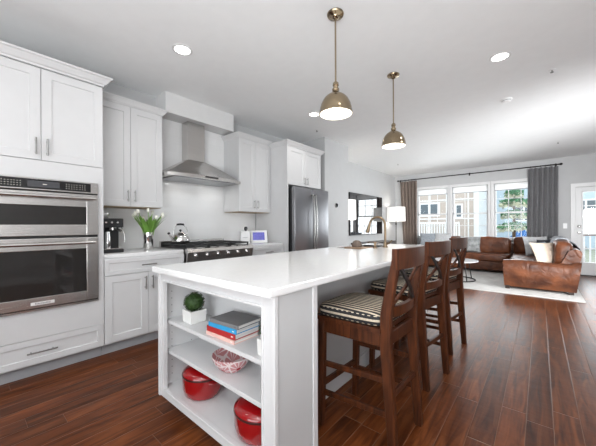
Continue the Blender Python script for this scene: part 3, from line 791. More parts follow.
# ------------------------------------------------------------------ things on the left worktops
CT = .914
def kettle(c):
    r = thing('kettle', 'polished steel whistling kettle with black grip on the range grate', 'kettle', c)
    x, y, z = 0, 0, 0
    K = Matrix.Translation(c) @ Matrix.Scale(1.03, 4)
    def put(mb, nm, mt, sm):
        bmesh.ops.transform(mb.bm, matrix=K, verts=mb.bm.verts); mb.build(nm, mt, r, sm)
    put(MB().lathe([(.085, 0), (.100, .01), (.104, .035), (.096, .075), (.072, .105), (.05, .118), (.048, .121), (.04, .128), (0, .134)], (0, 0, 0), 32), 'body', M['chrome'], 50)
    put(MB().tube([(x, y, z + .13), (x, y, z + .142)], .006).superq((x, y, z + .153), (.03, .03, .026), 1.0, nu=14, nv=8), 'lid_knob', M['black'], 60)
    mb = MB().tube([(x + .01, y - .08, z + .06), (x + .012, y - .118, z + .085), (x + .014, y - .142, z + .112)], [.024, .016, .012], 12)
    put(mb, 'spout', M['chrome'], 60)
    put(MB().superq((x + .014, y - .146, z + .120), (.03, .034, .026), 1.0, nu=14, nv=8), 'whistle', M['black'], 60)
    pts = [(x, y + .088 * math.cos(a), z + .10 + .125 * math.sin(a) ** .7) for a in [PI * i / 16 for i in range(17)] if math.sin(a) >= 0]
    put(MB().tube([(px, py, pz) for px, py, pz in pts], .005, 8), 'handle', M['chrome'], 60)
    put(MB().tube([(x, y - .042, z + .222), (x, y, z + .226), (x, y + .042, z + .222)], .012, 10), 'grip', M['black'], 60)
kettle((-3.36, 1.745, .962))

def coffee(c):
    r = thing('coffee_machine', 'black espresso machine with steel accents beside the oven tower', 'coffee machine', c)
    x, y, z = c
    MB().box(x - .15, x + .12, y - .085, y + .10, z, z + .035, .006).build('base', M['black'], r)
    MB().box(x - .15, x - .02, y - .085, y + .10, z + .03, z + .30, .008).build('body', M['black'], r)
    MB().box(x - .15, x + .10, y - .09, y + .105, z + .245, z + .335, .010).build('brew_head', M['black'], r)
    MB().box(x - .02, x + .12, y - .075, y + .09, z + .035, z + .043, .002).build('drip_tray', M['steel'], r)
    MB().lathe([(.026, 0), (.028, .02), (.026, .11), (.022, .15), (.022, .16), (0, .16)], (x + .045, y - .02, z + .043), 20).build('carafe', M['chrome'], r, 50)
    mb = MB().tube([(x + .03, y + .03, z + .235), (x + .10, y + .045, z + .225), (x + .16, y + .06, z + .215)], .012)
    mb.lathe([(.034, .22), (.034, .246)], (x + .03, y + .03, z), 18)
    mb.build('portafilter', M['steel'], r, 50)
    MB().lathe([(.045, 0), (.055, .045), (.055, .055), (0, .055)], (x - .05, y - .03, z + .335), 20).build('bean_hopper', M['steel'], r, 50)
    for k in range(3):
        MB().lathe([(.010, 0), (.010, .010), (0, .011)], (x + .10, y - .05 + k * .05, z + .295), 14, mat=Matrix.Rotation(PI / 2, 4, 'Y')).build('dial', M['steel'], r, 40)
    MB().tube([(x + .06, y + .10, z + .25), (x + .09, y + .112, z + .18), (x + .10, y + .115, z + .10)], .005, 8).build('steam_wand', M['chrome'], r, 60)
coffee((-3.28, .955, CT))

vase_c = Vector((-3.30, 1.345, CT))
o = MB().lathe([(.046, 0), (.048, .004), (.048, .188), (.045, .190), (.043, .188), (.043, .01), (0, .01)], vase_c, 28, cap0=True, cap1=False).build('vase', M['chrome'], None, 40)
tag(o, 'polished steel cylinder vase holding white tulips on worktop', 'vase')
for k in range(9):
    a = 2 * PI * k / 9 + .3; rr = .115 + .04 * ((k * 7) % 3) / 2; hh = .335 + .06 * ((k * 5) % 4) / 3
    if k == 8: rr, hh = .015, .41
    b0 = vase_c + Vector((.02 * math.cos(a), .02 * math.sin(a), .02)); tp = vase_c + Vector((rr * math.cos(a), rr * math.sin(a), hh))
    mid = b0 * .4 + tp * .6 - Vector((math.cos(a), math.sin(a), 0)) * rr * .22
    r = thing('tulip', 'white tulip with broad green leaves bunched in the steel vase', 'tulip', tuple(b0), 'tulips in the steel vase')
    MB().tube([b0, mid, tp], .0035, 8).build('stem', M['stem'], r, 60)
    rot = (tp - mid).to_track_quat('Z', 'Y').to_matrix()
    mtx = rot.to_4x4()
    MB().lathe([(0, -.004), (.013, .004), (.018, .020), (.015, .036), (.006, .046), (0, .047)], tp, 12, mat=mtx).build('blossom', M['petal'], r, 60)
    for s in (-1, 1):
        aa = a + s * .45; L = Vector((math.cos(aa), math.sin(aa), 0)); T = Vector((-L.y, L.x, 0))
        secs = []
        for i in range(9):
            t = i / 8; w = .022 * math.sin(PI * (.12 + .88 * t)) ** .8 + .0008
            cpt = vase_c + L * (.014 + (.125 + .05 * ((k + (s > 0)) % 3) / 2) * t ** 1.8) + Vector((0, 0, .10 + (.21 + .035 * ((k * 3 + s) % 3)) * t))
            secs.append([cpt - T * w, cpt - L * .006 * math.sin(PI * t), cpt + T * w, cpt + L * .0015])
        MB().sweep_section(secs).build('leaf', M['leaf'], r, 60)

o = thing('canister', 'white square canister with black knob on the worktop right of the range', 'canister', (-3.30, 2.70, CT))
mt = Matrix.Translation((-3.30, 2.70, CT)) @ Matrix.Rotation(math.radians(-30), 4, 'Z')
MB().box(-.055, .055, -.065, .065, 0, .165, .006, mat=mt).build('body', M['white'], o)
MB().box(-.058, .058, -.068, .068, .165, .182, .004, mat=mt).build('lid', M['white'], o)
MB().superq((-3.30, 2.715, CT + .218), (.045, .05, .06), .8, nu=14, nv=8).tube([(-3.30, 2.715, CT + .180), (-3.30, 2.715, CT + .21)], .012).build('knob', M['black'], o, 60)
MB().box(.0551, .0556, -.04, .03, .085, .090, mat=mt).build('label_line', P('grey_print', (.3, .3, .3), .6), o)
o = thing('tablet', 'white framed tablet with purple screen standing on worktop by refrigerator panel', 'tablet', (-3.27, 2.955, CT))
mz = Matrix.Translation((-3.27, 2.955, CT)) @ Matrix.Rotation(math.radians(-32), 4, 'Z')
mt = mz @ Matrix.Rotation(math.radians(-12), 4, 'Y')
MB().box(-.009, .009, -.125, .125, 0, .190, .004, mat=mt).build('frame', M['white'], o)
MB().box(.009, .0105, -.098, .082, .040, .160, mat=mt).build('screen', M['screen'], o)
MB().box(-.085, -.005, -.03, .03, 0, .010, mat=mz).build('stand', M['white'], o)

# ------------------------------------------------------------------ island
IX0, IX1, IY0, IY1 = -1.875, -.832, .832, 3.84
isl = thing('kitchen_island', 'white kitchen island with open shelves at its near end', 'island', (-1.35, 2.3, 0))
mb = MB()
SB = 1.10                                  # depth of the shelf bay
mb.box(IX0, IX0 + .02, IY0 + .02, SB, .085, .876)                        # outer sides
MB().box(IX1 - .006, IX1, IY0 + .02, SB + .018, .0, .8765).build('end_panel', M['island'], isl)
mb.box(IX1 - .02, IX1 - .006, IY0 + .02, SB + .018, .0, .876)
mb.box(IX0 + .001, IX1 - .02, SB, SB + .0175, .086, .876)                                # back
mb.box(IX0 + .02, IX1 - .02, IY0 + .02, SB, .118, .138)                              # bottom
mb.box(IX0 + .02, IX1 - .02, IY0 + .02, SB, .856, .8755)
mb.build('shelf_bay', M['cab'], isl)
mb = MB()
ox0, ox1, oz0, oz1 = IX0 + .064, IX1 - .075, .140, .818
mb.box(IX0, ox0, IY0, IY0 + .02, .085, .876, .002).box(ox1, IX1, IY0, IY0 + .02, .085, .876, .002).box(ox0, ox1, IY0, IY0 + .02, .085, oz0, .002).box(ox0, ox1, IY0, IY0 + .02, oz1, .876, .002)
w = .012                                    # raised bead round the opening
mb.box(ox0 - w, ox0, IY0 - .007, IY0 + .004, oz0 - w, oz1 + w, .003).box(ox1, ox1 + w, IY0 - .007, IY0 + .004, oz0 - w, oz1 + w, .003)
mb.box(ox0, ox1, IY0 - .007, IY0 + .004, oz0 - w, oz0, .003).box(ox0, ox1, IY0 - .007, IY0 + .004, oz1, oz1 + w, .003)
mb.box(IX0 - .008, IX0 + .014, IY0 - .008, IY0 + .01, .085, .876, .003).box(IX1 - .014, IX1 + .008, IY0 - .008, IY0 + .014, .0, .876, .003)
mb.build('face_frame', M['cab'], isl)
MB().box(IX1 - .002, IX1 + .006, SB - .012, SB + .022, 0, .876, .003).build('corner_post', M['cab'], isl)
for z, hh in ((.565, .022), (.372, .022)):
    MB().box(IX0 + .02, IX1 - .02, IY0 + .035, SB, z - hh, z, .002).build('shelf', M['cab'], isl)
for y in (IY0 + .07, SB - .06):
    for z in [.20 + .045 * i for i in range(13)]:
        MB().tube([(IX0 + .0195, y, z), (IX0 + .0206, y, z)], .003, 8).build('peg_hole_shade', M['gap'], isl)  # black disc standing in for the shade inside a pin hole
MB().box(IX0 + .06, IX1 - .021, IY0 + .075, SB - .002, 0, .085).build('toe_kick', M['dgrey'], isl)
IB = -1.115                                 # seating side of the island body
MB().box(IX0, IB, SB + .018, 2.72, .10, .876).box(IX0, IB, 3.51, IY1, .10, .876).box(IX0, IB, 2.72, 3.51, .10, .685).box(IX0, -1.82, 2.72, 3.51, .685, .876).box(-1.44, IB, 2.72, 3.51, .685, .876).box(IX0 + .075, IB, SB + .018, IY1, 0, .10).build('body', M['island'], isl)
MB().box(IB, IB + .014, SB + .018, IY1, 0, .115, .003).build('base_moulding', M['cab'], isl)
for k in range(4):
    y0 = SB + .04 + k * .67
    d = MB()
    x = IX0
    R = shaker(-x, -(y0 + .66), -y0, .115, .87)     # fronts on the working side face -X
    bmesh.ops.scale(R.bm, vec=(-1, -1, 1), verts=R.bm.verts)
    dd = R.build('door', M['cab'], isl)
    MB().tube([(x - .03, y0 + .60, .66), (x - .03, y0 + .60, .79)], .0055).tube([(x, y0 + .60, .68), (x - .03, y0 + .60, .68)], .0045).tube([(x, y0 + .60, .77), (x - .03, y0 + .60, .77)], .0045).build('handle', M['nickel'], dd, 50)
# worktop with the sink cut-out
TX0, TX1, TY0, TY1 = -1.885, -.812, .786, 3.88
SX0, SX1, SY0, SY1 = -1.80, -1.46, 2.75, 3.48      # the sink opening
def top_with_hole():
    bm = bmesh.new()
    xs = [TX0, SX0, SX1, TX1]; ys = [TY0, SY0, SY1, TY1]
    V = {}
    for z in (.878, .914):
        for i, x in enumerate(xs):
            for j, y in enumerate(ys): V[i, j, z] = bm.verts.new((x, y, z))
    for z in (.878, .914):
        for i in range(3):
            for j in range(3):
                if (i, j) == (1, 1): continue
                bm.faces.new((V[i, j, z], V[i + 1, j, z], V[i + 1, j + 1, z], V[i, j + 1, z]))
    a, b = .878, .914
    for j in range(3):
        for i in (0, 3): bm.faces.new((V[i, j, a], V[i, j + 1, a], V[i, j + 1, b], V[i, j, b]))
        for q in (0, 3): bm.faces.new((V[j, q, a], V[j + 1, q, a], V[j + 1, q, b], V[j, q, b]))
    for i in (1, 2): bm.faces.new((V[i, 1, a], V[i, 2, a], V[i, 2, b], V[i, 1, b])); bm.faces.new((V[1, i, a], V[2, i, a], V[2, i, b], V[1, i, b]))
    bmesh.ops.recalc_face_normals(bm, faces=bm.faces)
    es = [e for e in bm.edges if all(v.co.x in (TX0, TX1) or v.co.y in (TY0, TY1) for v in e.verts)]
    es = [e for e in bm.edges if len(e.link_faces) == 2 and e.calc_face_angle(0) > .5 and (min(abs(e.verts[0].co.x - TX0), abs(e.verts[0].co.x - TX1), abs(e.verts[0].co.y - TY0), abs(e.verts[0].co.y - TY1)) < 1e-5)]
    bmesh.ops.bevel(bm, geom=es, offset=.006, segments=3, affect='EDGES')
    mb = MB(); mb.merge(bm); return mb
tag(top_with_hole().build('island_countertop', M['quartz'], None, 30), 'long white quartz island top overhanging on the stool side', 'countertop')
snk = thing('sink', 'stainless undermount sink sunk into the island top', 'sink', (-1.63, 3.1, .68))
mb = MB(); t = .004; zb = .70
mb.box(SX0, SX1, SY0, SY1, zb - t, zb).box(SX0 - t, SX0, SY0 - t, SY1 + t, zb - t, .912).box(SX1, SX1 + t, SY0 - t, SY1 + t, zb - t, .912).box(SX0, SX1, SY0 - t, SY0, zb - t, .912).box(SX0, SX1, SY1, SY1 + t, zb - t, .912)
mb.build('basin', M['darksteel'], snk)
MB().lathe([(.04, zb), (.04, zb + .003), (.02, zb + .001), (0, zb + .001)], (-1.63, 3.1, 0), 18).build('drain', M['nickel'], snk, 40)
fx, fy = -1.37, 3.19
fau = thing('faucet', 'champagne bronze gooseneck kitchen faucet on the island', 'faucet', (fx, fy, CT))
MB().lathe([(.030, 0), (.030, .012), (.024, .016), (.022, .06), (.0, .06)], (fx, fy, CT), 22).build('base', M['bronze'], fau, 40)
arc = [(fx, fy, CT + .05), (fx, fy, CT + .20)]
for i in range(1, 15):
    a = PI * i / 14 * .94; arc.append((fx - .092 + .092 * math.cos(a), fy - .012 * (1 - math.cos(a)), CT + .255 + .098 * math.sin(a)))
MB().tube(arc, .0135, 14).build('spout', M['bronze'], fau, 60)
e = Vector(arc[-1]); dv = (Vector(arc[-1]) - Vector(arc[-2])).normalized()
MB().tube([e - dv * .005, e + dv * .03, e + dv * .085, e + dv * .11], [.014, .017, .023, .021], 16).build('spray_head', M['bronze'], fau, 60)
MB().tube([(fx + .02, fy, CT + .04), (fx + .05, fy - .005, CT + .05), (fx + .085, fy - .01, CT + .085)], [.011, .009, .007], 10).build('lever', M['bronze'], fau, 60)
sd = thing('soap_dispenser', 'short bronze soap dispenser beside the gooseneck faucet', 'soap dispenser', (-1.40, 2.985, CT))
MB().lathe([(.024, 0), (.024, .010), (.015, .014), (.014, .055), (.020, .058), (.020, .074), (0, .076)], (-1.40, 2.985, CT), 20).build('body', M['bronze'], sd, 40)
MB().tube([(-1.40, 2.985, CT + .066), (-1.465, 2.98, CT + .068), (-1.485, 2.979, CT + .058)], .006, 8).build('nozzle', M['bronze'], sd, 60)

o = MB().box(SX0 + .002, SX1 - .002, 2.99, 3.23, .890, .909, .003).build('cutting_board', wood_mat('maple_board', (.30, .19, .12), (.44, .31, .21), .5, (2, 14, 14)), None, origin=(-1.63, 3.11, .89)); tag(o, 'light wooden cutting board laid across the island sink', 'cutting board')
o = MB().lathe([(.0, 0), (.058, 0), (.062, .012), (.060, .035), (.048, .062), (.024, .078), (0, .081)], (-1.70, 3.12, .9095), 28).build('bread_loaf', M['brownfab'], None, 60, origin=(-1.70, 3.12, .9095)); tag(o, 'round taupe-brown loaf resting on the cutting board at the sink', 'bread')
# ------------------------------------------------------------------ things on the island shelves
def topiary(x, y, z, label):
    r = thing('boxwood_ball', label, 'plant', (x, y, z))
    h = .052
    mb = MB().sweep_section([[(x - a, y - a, zz), (x + a, y - a, zz), (x + a, y + a, zz), (x - a, y + a, zz)] for a, zz in ((.046, z), (.050, z + .004), (.053, z + .078), (.046, z + .078), (.045, z + .068))])
    mb.build('pot', M['potin'], r)
    MB().superq((x, y, z + .125), (.112, .112, .104), 1.0, nu=20, nv=12).build('core', M['leafdark'], r, 60)
    mb = MB(); rnd = random.Random(int(x * -1000))
    for i in range(900):
        u = rnd.uniform(-1, 1); a = rnd.uniform(0, 2 * PI); q = math.sqrt(1 - u * u)
        n_ = Vector((q * math.cos(a), q * math.sin(a), u)); p = Vector((x, y, z + .125)) + Vector((n_.x * .060, n_.y * .060, n_.z * .056))
        t = n_.orthogonal().normalized(); t = Matrix.Rotation(rnd.uniform(0, 6.28), 3, n_) @ t; b = n_.cross(t); L = rnd.uniform(.006, .010); k = rnd.uniform(-.2, .9)
        tip = p + (t * L + n_ * L * k)
        mb.faces([p - b * .003, p + t * L * .5 + b * .003 + n_ * L * k * .5, tip, p + t * L * .5 - b * .004 + n_ * L * k * .5], [(0, 1, 2, 3)])
    mb.build('foliage', M['leafdark'], r)
topiary(-1.672, .958, .565, 'small boxwood ball in white square pot at the far end of top shelf')
topiary(-.955, .945, .565, 'boxwood ball in white pot half hidden at right of the books')
def book(cx_, cy_, z, w, d, t, rot, mat, label, spine_marks=None):
    r = thing('book', label, 'book', (cx_, cy_, z), 'books stacked on the island shelf')
    mt = Matrix.Translation((cx_, cy_, z)) @ Matrix.Rotation(rot, 4, 'Z')
    c = .003
    mb = MB().box(-w / 2, w / 2, -d / 2, d / 2, 0, c, .0008, mat=mt).box(-w / 2, w / 2, -d / 2, d / 2, t - c, t, .0008, mat=mt).box(-w / 2, w / 2, -d / 2 - .002, -d / 2 + c, 0, t, .0012, mat=mt)
    mb.build('cover', mat, r)
    MB().box(-w / 2 + .004, w / 2 - .004, -d / 2 + c, d / 2 - .004, c, t - c, mat=mt).build('pages', M['pages'], r)
    if spine_marks is not None:
        mb = MB()
        for a, b in ((w / 2 - .030, w / 2 - .016),): mb.box(a, b, -d / 2 - .0026, -d / 2 - .0019, t * .38, t * .60, mat=mt)
        mb.build('spine_print', spine_marks, r)
z = .565
pr = P('pale_print', (.75, .74, .72), .6); prg = P('dark_print', (.10, .10, .11), .6)
for (w, d, t, rot, dx, dy, mat, lab, sm) in (
    (.245, .165, .021, .02, -.020, .0, 'bk_pink', 'pale pink spined book lowest in the stack', pr),
    (.240, .170, .030, .04, -.018, .004, 'bk_red', 'red hardback just above the pale book at the bottom', pr),
    (.230, .165, .025, .05, -.006, .002, 'bk_blue', 'blue hardback under the grey book on the shelf', pr),
    (.225, .168, .021, .08, .004, .004, 'bk_grey', 'grey hardback lying on top of the shelf book stack', prg)):
    book(-1.285 + dx, .975 + dy, z, w, d, t, rot, M[mat], lab, sm); z += t + .0004
o = MB().lathe([(.045, 0), (.050, .003), (.078, .028), (.102, .062), (.110, .088), (.106, .089), (.097, .063), (.073, .032), (.045, .010), (0, .008)], (-1.305, .972, .372), 40, cap1=False).build('bowl', M['bowl'], None, 50, origin=(-1.305, .972, .372))
tag(o, 'pink and white flower-patterned bowl on the middle island shelf', 'bowl')
def dutch(x, y, z, r_, sy, label, lid_open=False, h=.105):
    r = thing('dutch_oven', label, 'pot', (x, y, z))
    S_ = Matrix.Diagonal((1, sy, 1, 1))
    MB().lathe([(r_ * .78, 0), (r_ * .90, .012), (r_ * .98, .05), (r_, h), (r_ * .97, h), (r_ * .95, .05), (r_ * .8, .014), (0, .012)], (x, y, z), 40, cap1=False, mat=S_).build('body', M['red'], r, 50)
    MB().lathe([(r_ * 1.0, h - .002), (r_ * 1.015, h + .003), (r_ * 1.0, h + .009), (r_ * .94, h + .009), (r_ * .94, h - .002)], (x, y, z), 40, cap0=False, cap1=False, mat=S_).build('rim', M['redlid'], r, 50)
    lid = MB().lathe([(r_ * .985, h + .009), (r_ * .97, h + .018), (r_ * .80, h + .034), (r_ * .45, h + .046), (0, h + .050)], (x, y, z), 40, mat=S_).build('lid', M['red'], r, 50)
    MB().lathe([(.010, h + .048), (.009, h + .056), (.018, h + .060), (.016, h + .068), (0, h + .070)], (x, y, z), 18).build('knob', M['nickel'], lid, 50)
    for s in (-1, 1):
        MB().tube([(x + s * r_ * .96, y - .035, z + h - .018), (x + s * (r_ + .016), y - .02, z + h - .016), (x + s * (r_ + .016), y + .02, z + h - .016), (x + s * r_ * .96, y + .035, z + h - .018)], .007, 8).build('side_handle', M['red'], r, 60)
dutch(-1.60, .972, .139, .128, .92, 'red enamel pot with lid at left on bottom island shelf', h=.122)
dutch(-1.075, .966, .139, .132, .92, 'red enamel pot with lid behind the right stile of bottom shelf', h=.118)

# ------------------------------------------------------------------ counter stools (local: seat centre at origin, back towards +x)
def stool_master(loc, rz, label):
    r = thing('counter_stool', label, 'stool', (0, 0, 0), 'stools along the island')
    W_ = M['walnut']; SH = .62
    hw = .175
    for s in (-1, 1):                                     # rear leg and back upright in one sweep
        y = s * hw
        pts = [(.222, y, 0), (.208, y, .20), (.192, y, .42), (.182, y, .60), (.186, y, .72), (.206, y, .84), (.232, y, .96), (.238, y, 1.0)]
        MB().bar(pts, .038, [.040, .048, .054, .058, .054, .046, .038, .034], (0, 1, 0)).build('leg', W_, r, 35)
    for s in (-1, 1):
        y = s * .195
        MB().bar([(-.215, y, 0), (-.205, y, .30), (-.200, y, SH)], .040, [.034, .038, .040], (0, 1, 0)).build('leg', W_, r, 35)
    mb = MB()
    mb.bar([(-.20, -.195, SH - .035), (.18, -.178, SH - .035)], .07, .022, (0, 0, 1)).bar([(-.20, .195, SH - .035), (.18, .178, SH - .035)], .07, .022, (0, 0, 1))
    mb.bar([(-.20, -.195, SH - .035), (-.20, .195, SH - .035)], .07, .022, (0, 0, 1)).bar([(.182, -.175, SH - .035), (.182, .175, SH - .035)], .07, .022, (0, 0, 1))
    mb.build('seat_apron', W_, r)
    MB().sweep_section([[(-.235, -.212, zz), (-.225, -.218, zz), (.165, -.200, zz), (.165, .200, zz), (-.225, .218, zz), (-.235, .212, zz)] for zz in (SH, SH + .024)]).build('seat', W_, r)
    # cushion
    b = bmesh.new(); n = 40; rings = []
    prof = [(.0, .646), (.90, .646), (.975, .652), (1.0, .662), (1.005, .678), (1.0, .694), (.97, .704), (.85, .712), (.5, .716), (.0, .716)]
    for k, zz in prof:
        if k == 0: rings.append([b.verts.new((-.03, 0, zz))]); continue
        rg_ = []
        for i in range(n):
            a = 2 * PI * i / n
            ex = .32
            ux = math.copysign(abs(math.cos(a)) ** ex, math.cos(a)); uy = math.copysign(abs(math.sin(a)) ** ex, math.sin(a))
            wid = .212 - .012 * ux
            rg_.append(b.verts.new((-.03 + .205 * k * ux - .010 * (1 - uy * uy) * (ux < 0), wid * k * uy, zz)))
        rings.append(rg_)
    for A, B in zip(rings, rings[1:]):
        for i in range(n):
            j = (i + 1) % n
            if len(A) == 1: b.faces.new((A[0], B[j], B[i]))
            elif len(B) == 1: b.faces.new((A[i], A[j], B[0]))
            else: b.faces.new((A[i], A[j], B[j], B[i]))
    mb = MB(); mb.merge(b); mb.build('seat_cushion', M['cushion'], r, 60)
    # curved rails across the back
    def rail(x, z0, z1, sag, th, nm, hw_):
        secs = []
        for i in range(13):
            t = -1 + 2 * i / 12; xx = x + sag * (1 - t * t)
            secs.append([(xx - th / 2, t * hw_, z0), (xx + th / 2, t * hw_, z0), (xx + th / 2 + .004, t * hw_, z1), (xx - th / 2 + .004, t * hw_, z1)])
        return MB().sweep_section(secs).build(nm, W_, r, 25)
    rail(.236, .950, 1.051, .030, .026, 'top_rail', .200)
    rail(.188, .698, .752, .024, .022, 'lower_back_rail', .172)
    # crossed straps
    def strap(y0, y1, off, mat, nm, w):
        pts = []
        for i in range(9):
            t = i / 8; zz = .735 + .222 * t; y = y0 + (y1 - y0) * t
            xx = .188 + (.236 - .188) * t + .016 * (1 - (y / .18) ** 2) + off
            pts.append((xx, y, zz))
        MB().bar(pts, w, .012, (0, 1, 0)).build(nm, mat, r, 30)
    strap(-.150, .150, -.007, W_, 'cross_brace', .026); strap(.150, -.150, .007, M['bstrap'], 'cross_brace', .022)
    for s in (-1, 1):
        for zz in (.375, .205):
            MB().bar([(-.205, s * .193, zz - .012), (.205, s * .177, zz + .012)], .030, .018, (0, 0, 1)).build('stretcher', W_, r)
    MB().bar([(-.208, -.195, .235), (-.208, .195, .235)], .034, .020, (0, 0, 1)).build('footrest', W_, r)
    MB().bar([(.200, -.175, .30), (.200, .175, .30)], .030, .018, (0, 0, 1)).build('stretcher', W_, r)
    r.location = loc; r.rotation_euler = (0, 0, rz)
    return r
def place(bx, by, deg):       # from where the middle of its back stands
    a = math.radians(deg)
    return (bx - .236 * math.cos(a), by - .236 * math.sin(a), 0), a
l, a = place(-.536, 1.56, -1.5)
st = stool_master(l, a, 'dark walnut cross-back counter stool nearest the island shelves')
l, a = place(-.578, 2.30, -8); dup(st, l, a, 'dark walnut cross-back counter stool in the middle of the three')
l, a = place(-.583, 3.03, -8); dup(st, l, a, 'dark walnut cross-back counter stool farthest along, by the living room')

# ------------------------------------------------------------------ ceiling things
def pendant(x, y, label):
    r = thing('pendant_lamp', label, 'lamp', (x, y, H), 'brass pendants over the island')
    MB().lathe([(.062, 0), (.064, -.006), (.060, -.014), (.030, -.024), (.026, -.032), (.014, -.042), (0, -.044)][::-1], (x, y, H), 30).build('ceiling_canopy', M['brass'], r, 40)
    MB().tube([(x, y, H - .03), (x, y, 2.245)], .0065, 12).build('stem', M['brass'], r, 60)
    MB().lathe([(.012, 2.18), (.026, 2.185), (.027, 2.20), (.019, 2.206), (.019, 2.222), (.023, 2.226), (.021, 2.245), (.010, 2.256), (0, 2.256)], (x, y, 0), 24).build('socket_cup', M['brass'], r, 40)
    pf = [(.124, 0), (.1225, .018), (.117, .045), (.111, .066), (.102, .087), (.090, .108), (.074, .125), (.056, .138), (.040, .148), (.029, .157), (.024, .166), (.022, .176)]
    out = [(.122, 2.010), (.126, 2.010), (.127, 2.015)] + [(r_, 2.018 + z_) for r_, z_ in pf]
    dome = MB().lathe(out, (x, y, 0), 40, cap0=False, cap1=False).build('shade', M['brass'], r, 60)
    inn = [(.1215, 2.0105)] + [(max(.004, r_ - .003), 2.015 + z_) for r_, z_ in pf[:-2]] + [(0, 2.174)]
    MB().lathe(inn, (x, y, 0), 40, cap0=False).build('shade_lining', M['dome_in'], dome, 60)
    MB().superq((x, y, 2.070), (.060, .060, .072), 1.0, nu=16, nv=10).build('bulb', M['bulb'], r, 60)
    l = bpy.data.lights.new('pendant_light', 'SPOT'); l.energy = 14; l.color = (1, .95, .87); l.shadow_soft_size = .05; l.spot_size = math.radians(105); l.spot_blend = .6
    lo = bpy.data.objects.new('pendant_light', l); COL.objects.link(lo); lo.location = (x, y, 2.03)
pendant(-1.175, 1.84, 'brass dome pendant hanging over the near end of the island')
pendant(-1.185, 2.985, 'brass dome pendant hanging over the far end of the island')
def downlight(x, y, label=None, watts=13):
    if label:
        r = thing('recessed_light', label, 'ceiling light', (x, y, H), 'recessed ceiling lights')
        MB().lathe([(.088, 0), (.088, -.004), (.070, -.007), (.066, -.003), (.066, 0)], (x, y, H), 32, cap0=False, cap1=False).build('trim_ring', M['trim'], r, 50)
        MB().lathe([(.067, -.001), (.060, -.004), (0, -.005)], (x, y, H), 28, cap0=False).build('lens', M['can'], r, 60)
    l = bpy.data.lights.new('downlight', 'SPOT'); l.energy = watts; l.color = (1, .985, .96); l.shadow_soft_size = .07; l.spot_size = math.radians(140); l.spot_blend = .7
    lo = bpy.data.objects.new('downlight', l); COL.objects.link(lo); lo.location = (x, y, H - .02)
downlight(-2.47, 1.31, 'round recessed light above the left kitchen aisle near the hood')
downlight(-2.47, 3.29, 'round recessed light behind the nearer brass pendant')
downlight(-.283, 3.33, 'round recessed light above the walkway, farthest from the cabinets')
downlight(-.283, 1.31); downlight(-2.47, -.7); downlight(-.283, -.7)  # unseen lamps added along the same grid to fill the room, no fixtures
o = thing('smoke_detector', 'white round smoke detector on ceiling beyond the recessed light', 'smoke detector', (-.318, 4.51, H))
MB().lathe([(.062, 0), (.062, -.012), (.050, -.016), (.046, -.032), (.030, -.040), (0, -.041)], (-.318, 4.51, H), 28).build('body', M['white'], o, 40)
MB().lathe([(.051, -.0165), (.0515, -.02), (.0475, -.024)], (-.318, 4.51, H), 28, cap0=False, cap1=False).build('vent_ring', M['dgrey'], o, 40)
for x, y, lab in ((.103, 3.96, 'small ceiling sprinkler near the recessed light by the walkway'), (.277, 7.48, 'small ceiling sprinkler near the patio door'), (-2.81, 7.36, 'small ceiling sprinkler near the floor lamp corner'), (-2.84, 3.86, 'small ceiling sprinkler near the refrigerator cabinet')):
    r = thing('sprinkler', lab, 'sprinkler', (x, y, H))
    MB().lathe([(.030, 0), (.030, -.003), (.012, -.006), (0, -.006)], (x, y, H), 18).build('escutcheon', M['white'], r, 40)
    MB().lathe([(.006, -.005), (.006, -.024), (.015, -.026), (.015, -.029), (0, -.029)], (x, y, H), 12).build('head', M['nickel'], r, 40)
th = thing('thermostat', 'small black round thermostat on the closet wall', 'thermostat', (-2.96, 4.63, 1.555))
MB().lathe([(.046, 0), (.046, .006), (.040, .018), (0, .019)], (-2.96, 4.63, 1.555), 28, mat=Matrix.Rotation(PI / 2, 4, 'Y')).build('body', M['nickel'], th, 40)
MB().lathe([(.036, .0185), (.034, .021), (0, .021)], (-2.96, 4.63, 1.555), 28, mat=Matrix.Rotation(PI / 2, 4, 'Y')).build('face', M['blackglass'], th, 40)
sw = thing('light_switch', 'white switch plate on the wall between grey curtain and patio door', 'switch', (.46, YF, 1.14))
MB().box(.425, .495, YF - .006, YF, 1.08, 1.20, .002).build('plate', M['white'], sw); MB().box(.447, .473, YF - .010, YF - .005, 1.11, 1.17, .002).build('rocker', M['white'], sw)

# ------------------------------------------------------------------ living room
o = MB().box(-2.75, .52, 6.0, 9.16, 0, .014, .005).build('rug', M['rug'], None)
tag(o, 'pale grey area rug under the sofa and coffee table', 'rug')
RZ = .014
sofa = thing('sectional_sofa', 'brown leather L-shaped sectional sofa under the windows', 'sofa', (-.9, 8.4, 0))
SL, SR, SYb, SYf, CY = -2.55, .50, 9.08, 8.28, 6.42
Lt = M['leather']
mb = MB().box(SL + .05, SR - .02, SYf + .02, SYb, .07, .30, .03, 3).box(-.47, SR - .06, CY + .05, SYf + .06, .07, .30, .03, 3)
mb.build('base', Lt, sofa, 40)
def cush(c, s, nm, e=.28, seed=1, wob=.02, rot=None, mat=Lt): return MB().superq(c, s, e, rot, 36, 20, wob, seed).build(nm, mat, sofa, 60)
MB().box(SL + .05, SR - .02, SYb - .17, SYb, .25, .72, .05, 4).build('back', Lt, sofa, 40)
secs = []                                            # right-hand back, raked outwards
for y in (CY + .14, SYb):
    secs.append([(.22, y, .25), (.40, y, .08), (.43, y, .10), (.535, y, .69), (.515, y, .735), (.46, y, .755), (.37, y, .73), (.27, y, .50)])
MB().sweep_section(secs).build('side_back', Lt, sofa, 40)
for k, x in enumerate((-2.02, -1.02)):
    cush((x, 8.52, .385), (1.0, .62, .20), 'seat_cushion', seed=k + 3)
    cush((x, 8.80, .66), (.99, .24, .42), 'back_cushion', .4, k + 7, .035)
